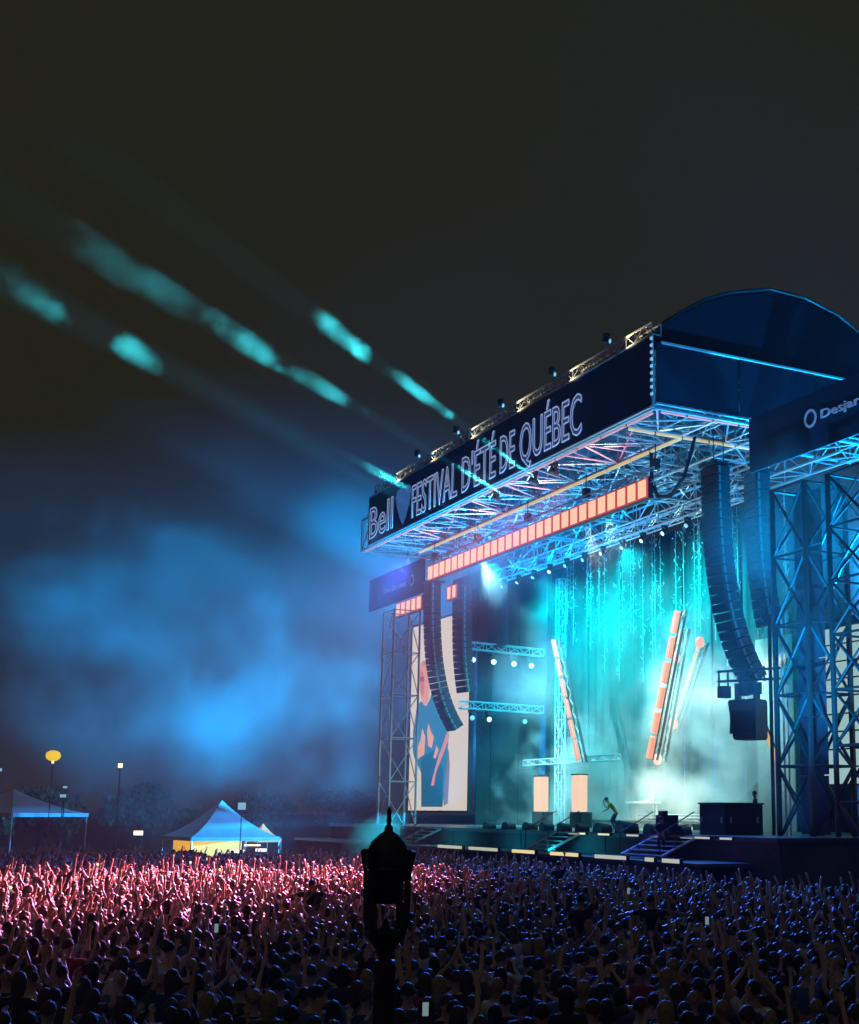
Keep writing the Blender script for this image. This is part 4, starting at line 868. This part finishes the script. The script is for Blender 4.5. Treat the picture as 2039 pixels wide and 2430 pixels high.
# lamps left
bl = thing('balloon_light', 'round yellow balloon light on a thin mast at far left', 'balloon light', (-28.0, -18.4, 0))
obj('balloon', lathe('balloon', [(0, -0.36), (0.25, -0.32), (0.44, -0.18), (0.5, 0), (0.44, 0.2), (0.25, 0.33), (0, 0.37)], YBALL, 20), bl, (0, 0, 7.56)); bar('mast', (-28, -18.4, 0), (-28, -18.4, 7.2), 0.03, STEEL, bl)
obj('lamp_base', box_mesh('bb', (0.16, 0.16, 0.14), WHITEL, 0.03), bl, (0, 0, 7.12))
for i, (loc, lab, mt_) in enumerate([((-26.0, -14.3, 6.94), 'small warm street lamp beyond the crowd right of the balloon light', WARM), ((-26.15, -12.8, 2.44), 'white floodlight on short mast left of the pale tent', WHITEL),
        ((-30, -21.6, 6.6), 'small blue lit sign on mast under the balloon light', LENSDIM), ((-30, -17.2, 5.5), 'faint blue lamp between balloon light and street lamp', LENSDIM), ((-30, -17.3, 4.9), 'faint blue lamp below another left of the street lamp', LENSDIM), ((-27.5, -5.4, 4.3), 'small teal lit board right of the pale tent peak', LENSDIM)]):
    t = thing('mast_lamp', lab, 'lamp', (loc[0], loc[1], 0), 'lamps beyond the crowd')
    bar('mast', (loc[0], loc[1], 0), (loc[0], loc[1], loc[2]-0.12), 0.035, STEEL, t)
    w_ = [0.3, 0.62, 0.45, 0.28, 0.4, 0.55][i]; h_ = [0.3, 0.3, 0.2, 0.14, 0.2, 0.5][i]
    hd = obj('lamp_head', box_mesh('mh', (w_+0.1, 0.12, h_+0.1), STEEL, 0.02), t, (0, 0, loc[2]), (0, 0, toc(*loc[:2]))); obj('glass', box_mesh('mg', (w_, 0.03, h_), mt_, 0.01), hd, (0, -0.09, 0))
# trees at the left rim of the field
leafq = [(0, 0, 0.10), (0.07, 0, 0), (0, 0.01, -0.10), (-0.07, 0, 0)]
def tree(label, x, y, h, cr, n=1500):
    t = thing('tree', label, 'tree', (x, y, 0), 'trees behind the field')
    obj('trunk', lathe('trunk', [(0, 0), (0.28, 0), (0.2, h*0.3), (0.12, h*0.6), (0.03, h*0.9), (0, h*0.92)], BARK, 8), t)
    for k in range(6):
        a = random.uniform(0, 6.28); z = h*random.uniform(0.35, 0.6); bar('limb', (x, y, z), (x+math.cos(a)*cr*0.6, y+math.sin(a)*cr*0.6, z+h*0.22), 0.06, BARK, t)
    V = []; F = []; cl = [(random.gauss(0, cr*0.42), random.gauss(0, cr*0.42), h*random.uniform(0.42, 0.92), random.uniform(0.25, 0.5)*cr) for _ in range(22)]
    for i in range(n):
        cx_, cy_, cz_, rr = random.choice(cl); d = Vector((random.gauss(0, 1), random.gauss(0, 1), random.gauss(0, 0.8))).normalized()*rr*random.uniform(0.5, 1)
        M_ = Matrix.Translation(Vector((cx_, cy_, cz_))+d) @ Matrix.Rotation(random.uniform(0, 6.3), 4, 'Z') @ Matrix.Rotation(random.uniform(-1.2, 1.2), 4, 'X') @ Matrix.Scale(random.uniform(2.0, 4.0), 4)
        b = len(V); V.extend([tuple(M_ @ Vector(q)) for q in leafq]); F.append((b, b+1, b+2, b+3))
    me = bpy.data.meshes.new('crown'); me.from_pydata(V, [], F); me.materials.append(LEAF); obj('crown', me, t)
for i, (x, y, h, c) in enumerate([(-62, -33, 6.0, 3.4), (-60, -25, 5.2, 3.2), (-66, -14, 5.6, 3.6), (-70, -4, 6.2, 3.8), (-72, 8, 5.8, 3.6), (-62, -19, 4.4, 2.8), (-76, 20, 6.5, 4.2)]):
    tree(f'dark leafy tree on the far rim of the field, {ordn[i]} of seven', x, y, h, c)

# ------------------------------------------------------------------ smoke and haze
def vol_mat(name, dens, col, sc3, nscale, thr, contrast, detail, gain, seed):
    """smoke density: fractal noise that wins over a threshold rising towards the cloud's rim, so the rim is ragged"""
    M = bpy.data.materials.new(name); M.use_nodes = True; nt = M.node_tree
    nt.nodes.remove(nt.nodes['Principled BSDF']); out = nt.nodes['Material Output']
    v = nt.nodes.new('ShaderNodeVolumePrincipled'); v.inputs['Color'].default_value = (*col, 1)
    nt.links.new(v.outputs[0], out.inputs['Volume'])
    tc = nt.nodes.new('ShaderNodeTexCoord')
    ln = nt.nodes.new('ShaderNodeVectorMath'); ln.operation = 'LENGTH'; nt.links.new(tc.outputs['Object'], ln.inputs[0])
    mp = nt.nodes.new('ShaderNodeVectorMath'); mp.operation = 'MULTIPLY_ADD'; mp.inputs[1].default_value = sc3; mp.inputs[2].default_value = (seed*7.3, seed*3.1, seed*1.7)
    nt.links.new(tc.outputs['Object'], mp.inputs[0])
    n = nt.nodes.new('ShaderNodeTexNoise'); n.inputs['Scale'].default_value = nscale; n.inputs['Detail'].default_value = detail; n.inputs['Roughness'].default_value = 0.55
    nt.links.new(mp.outputs[0], n.inputs['Vector'])
    g = nt.nodes.new('ShaderNodeMath'); g.operation = 'MULTIPLY_ADD'; nt.links.new(ln.outputs['Value'], g.inputs[0]); g.inputs[1].default_value = -gain; g.inputs[2].default_value = gain-thr
    ad = nt.nodes.new('ShaderNodeMath'); ad.operation = 'ADD'; nt.links.new(g.outputs[0], ad.inputs[0]); nt.links.new(n.outputs['Fac'], ad.inputs[1])
    th = nt.nodes.new('ShaderNodeMapRange'); th.interpolation_type = 'SMOOTHSTEP'; th.inputs[1].default_value = 0; th.inputs[2].default_value = contrast; th.inputs[3].default_value = 0; th.inputs[4].default_value = dens
    nt.links.new(ad.outputs[0], th.inputs[0])
    rim = nt.nodes.new('ShaderNodeMapRange'); rim.inputs[1].default_value = 1.0; rim.inputs[2].default_value = 0.8; rim.inputs[3].default_value = 0; rim.inputs[4].default_value = 1
    nt.links.new(ln.outputs['Value'], rim.inputs[0])
    mu = nt.nodes.new('ShaderNodeMath'); mu.operation = 'MULTIPLY'; nt.links.new(rim.outputs[0], mu.inputs[0]); nt.links.new(th.outputs[0], mu.inputs[1])
    nt.links.new(mu.outputs[0], v.inputs['Density'])
    return M
def smoke(name, label, c, radii, dens, nscale=0.15, thr=0.72, contrast=0.4, gain=0.6, col=(0.9, 0.9, 0.9), detail=3, seed=1.0, axis=None):
    bm = bmesh.new(); bmesh.ops.create_icosphere(bm, subdivisions=2, radius=1.04)
    me = mesh(name, bm, vol_mat(name+'_volume', dens, col, radii, nscale, thr, contrast, detail, gain, seed))
    o = obj(name, me, None, c); o.scale = radii
    if axis is not None: o.rotation_euler = Vector(axis).to_track_quat('X', 'Z').to_euler()
    o['kind'] = 'stuff'; o['label'] = label; o['category'] = 'smoke'
    return o
HZ = bpy.data.materials.new('haze_air'); HZ.use_nodes = True; nt = HZ.node_tree; nt.nodes.remove(nt.nodes['Principled BSDF'])
hv = nt.nodes.new('ShaderNodeVolumePrincipled'); hv.inputs['Color'].default_value = (0.55, 0.75, 1.0, 1); hv.inputs['Density'].default_value = 0.00045; hv.inputs['Anisotropy'].default_value = 0.0
nt.links.new(hv.outputs[0], nt.nodes['Material Output'].inputs['Volume'])
bm = bmesh.new(); bbox(bm, -125, 80, -70, 70, -1, 34)
hz = struct(obj('haze', mesh('haze', bm, HZ)), 'stuff')

BLUE = (0.0, 0.36, 0.95); TEAL = (0.0, 0.62, 0.85); CORAL = (1.0, 0.20, 0.22); CREAM = (1.0, 0.88, 0.62); COOL = (0.55, 0.85, 1.0)
# left outdoor plume, lit blue by unseen lamps added behind the stage
smoke('smoke_plume', 'broad blue-lit smoke plume drifting left of the stage', (-36, -5, 11), (25, 18, 16), 0.050, 0.10, 0.60, 0.60, 0.34, seed=2.0, detail=5)
smoke('smoke_plume', 'upper left arm of blue smoke rising over the tents', (-41, -13, 19), (17, 14, 14), 0.040, 0.12, 0.62, 0.60, 0.36, seed=12.0, detail=5)
smoke('smoke_plume', 'blue smoke bank close beside the left stage tower', (-27, 0.5, 12), (13, 10, 17), 0.070, 0.13, 0.62, 0.60, 0.36, seed=13.0, detail=5)
smoke('smoke_veil', 'thin high smoke veil above the roof and field', (-28, -4, 20), (36, 20, 14), 0.012, 0.06, 0.62, 0.5, 0.6, seed=8.0, detail=2)
smoke('roof_smoke', 'blue smoke hanging under and before the stage roof', (-6, 5.5, 20.5), (22, 5, 6), 0.06, 0.15, 0.64, 0.45, 0.5, seed=5.0)
smoke('roof_front_smoke', 'thin blue smoke before the far half of the roof', (-15, -2.5, 18.5), (13, 5, 9), 0.05, 0.14, 0.64, 0.7, 0.5, seed=15.0)
# stage smoke
smoke('stage_smoke', 'thick pale smoke rolling over the stage floor', (-2, 11.2, 4.4), (25, 4.0, 7.0), 1.4, 0.30, 0.66, 0.42, 0.36, seed=3.0, detail=4)
smoke('stage_smoke', 'tall bank of pale smoke at the right of the stage', (8, 11.7, 7.5), (18, 3.0, 11.0), 1.0, 0.22, 0.66, 0.42, 0.36, seed=4.0, detail=4)
smoke('stage_smoke', 'thin teal smoke filling the upper stage', (-5, 9.5, 11.5), (21, 5.5, 11), 0.085, 0.20, 0.66, 0.5, 0.42, seed=9.0)
smoke('wing_smoke', 'blue smoke behind the right wing towers', (26, 11.5, 14), (13, 5, 13), 0.16, 0.12, 0.64, 0.5, 0.5, seed=6.0)
smoke('wing_smoke', 'thin blue smoke before the right loudspeaker columns', (23, 3.5, 15), (10, 5, 10), 0.06, 0.14, 0.64, 0.5, 0.5, seed=7.0)
smoke('apron_smoke', 'teal-lit smoke drifting off the left end of the apron', (-7.2, -3.0, 2.6), (5.0, 3.0, 3.0), 0.12, 0.4, 0.72, 0.4, 0.7, seed=14.0)
# puffs of smoke caught in the lamp beams
PUFF = [((9.36, -2.3, 21.62), 2.6, 0.8, 1.0), ((9.31, -7.45, 24.45), 2.6, 0.9, 0.5), ((9.27, -11.57, 26.72), 2.6, 1.3, 1.5),
        ((4.93, -1.87, 21.56), 2.6, 0.8, 0.7), ((4.88, -10.51, 25.24), 2.2, 1.2, 0.4), ((4.84, -15.0, 27.1), 3.6, 1.5, 0.9), ((4.8, -20.81, 29.63), 5.0, 2.2, 0.2),
        ((-0.55, -5.4, 22.67), 2.5, 1.0, 0.4), ((-0.17, -19.36, 27.47), 2.6, 1.3, 0.8), ((-0.06, -23.58, 28.93), 1.6, 1.0, 0.3), ((-0.79, -25.32, 30.08), 3.2, 1.6, 0.22)]
PN = ['low by the sign lettering', 'halfway up the right beam', 'bright at the end of the right beam', 'small over the middle of the sign', 'faint low in the middle beam', 'long bright in the middle beam', 'wide dim at the top of the middle beam', 'thin left of the sign', 'bright in the left beam', 'small faint in the left beam', 'at the left picture edge']
for i, (c, L, w_, d_) in enumerate(PUFF):
    smoke('beam_smoke', 'teal-lit smoke puff, '+PN[i], c, (L*1.6, w_*1.25, w_*1.25), d_*0.16, 0.50, 0.86, 0.42, 0.75, seed=11.0+i, axis=(0.0, -0.88, 0.48))
BM_ = [((9.38, -0.61, 20.69), (9.16, -23.36, 33.2)), ((4.94, -0.39, 20.93), (4.76, -26.97, 32.26)), ((-0.69, -0.15, 20.86), (0.01, -26.31, 29.87)), ((-3.89, 0.34, 20.84), (-0.5, -27.7, 30.93))]
for a, b in BM_: spot('beam', a, b, (0.03, 0.66, 0.76), 800000, 5.2, 0.5, 0.06)
# lights, most without a modelled fixture
spot('plume_fill', (-20, 36, 6), (-35, -6, 24), BLUE, 2600000, 66, 1.0, 0.5)  # unseen lamp added behind the stage for an even blue plume
spot('plume_fill', (-28.5, 9.1, 12.0), (-48, 0, 17), (0.0, 0.45, 0.90), 60000, 110, 1.0, 0.4)  # added lamp hidden behind the video screen, brightens the near plume
spot('sky_fill', (-8, 44, 4), (-24, -6, 22), (0.0, 0.32, 0.95), 1000000, 58, 1.0, 0.5)  # unseen lamp added behind the stage to turn the high veil blue
spot('side_wash', (-6, 4.2, 19.4), (-15, 10, 9), (0.0, 0.50, 0.85), 16000, 70, 1.0, 0.2)
spot('stage_wash', (-8, 8.2, 19.2), (-8, 13.9, 12), (0.0, 0.80, 0.90), 22000, 150, 1.0, 0.2)
spot('stage_wash', (3, 8.2, 19.2), (3, 13.9, 12), (0.0, 0.80, 0.90), 15000, 150, 1.0, 0.2)
spot('front_wash', (9, 3.2, 19.6), (6, 12, 7), (0.36, 0.78, 0.84), 135000, 60, 1.0, 0.2)
spot('front_wash', (-6, 3.2, 19.6), (-10, 12, 4), (0.32, 0.82, 0.88), 140000, 54, 1.0, 0.2)
spot('front_wash', (7, 3.4, 19.6), (4, 10, 3.5), (1.0, 0.88, 0.52), 55000, 28, 1.0, 0.2)
spot('back_light', (13.4, 12.2, 12.6), (-2, 11, 8), CREAM, 5000, 40, 0.9, 0.2)
spot('roof_wash', (-6, 1.4, 4.0), (-6, 2.5, 22), BLUE, 90000, 90, 0.8, 0.3)
spot('roof_wash', (7, 1.4, 4.0), (8, 2.5, 22), (0.40, 0.72, 0.75), 14000, 90, 0.8, 0.3)
for x in (-11, -3.5, 4, 11.5): spot('roof_coral', (x, 2.4, 20.6), (x, 0.6, 23), CORAL, 500, 165, 0.9, 0.2)
spot('wing_fill', (17.5, 30, 8), (25, 10, 14), BLUE, 450000, 42, 1.0, 0.5)  # unseen lamp added behind the stage to brighten the wing smoke
spot('wing_fill', (20.6, 12.0, 12.4), (24.5, 10.5, 22), BLUE, 42000, 150, 1.0, 0.4)  # lamp added out of sight behind the towers, for the same smoke
spot('wing_fill', (30, -1.0, 3.0), (21, 4.0, 16), BLUE, 28000, 70, 1.0, 0.3)
for x in (3, 8, 13): spot('crowd_blinder', (x, -0.9, 19.6), (24, -23, 1), (1.0, 0.24, 0.34), 250000, 42, 1.0, 0.3)
spot('crowd_blue', (-8, -0.8, 19.4), (12, -22, 1), (0.06, 0.12, 1.0), 60000, 60, 1.0, 0.4)
spot('crowd_blue', (6, -0.8, 19.2), (38, -14, 1), (0.03, 0.16, 1.0), 90000, 75, 0.8, 0.5)
for x in (-2, 6, 13): spot('apron_wash', (x, -2.0, ZA+0.15), (x, 0.2, ZF-0.3), TEAL, 130, 160, 0.9, 0.1)
spot('apron_beam', (-3.2, -1.5, 4.6), (-9.0, -4.2, 0.8), TEAL, 9000, 40, 0.8, 0.1)
# warm floods added along the banner's top edge to light its truss
for i, x in enumerate((-13, -7, -1, 5, 11, 16.5)):
    mh_ = moving_head((x, -0.9, 26.3), (x+1.5, 0.0, 25.9), f'small added flood lamp on top edge of the roof banner, {ordn[i]} from far end', False, 'added rim flood lamps', 0.8)
    bar('bracket', (x, -0.9, 26.3), (x, -0.1, 25.2), 0.04, STEEL, mh_)
    spot('rim_fill', (x+0.2, -0.75, 25.6), (x+1.6, 0.2, 26.35), (1.0, 0.85, 0.50), 260, 68, 0.9, 0.08)
# lit surfaces are small: their own light arrives by reflection, the lamps above carry the rest
for m_ in bpy.data.materials: m_.cycles.emission_sampling = 'NONE'
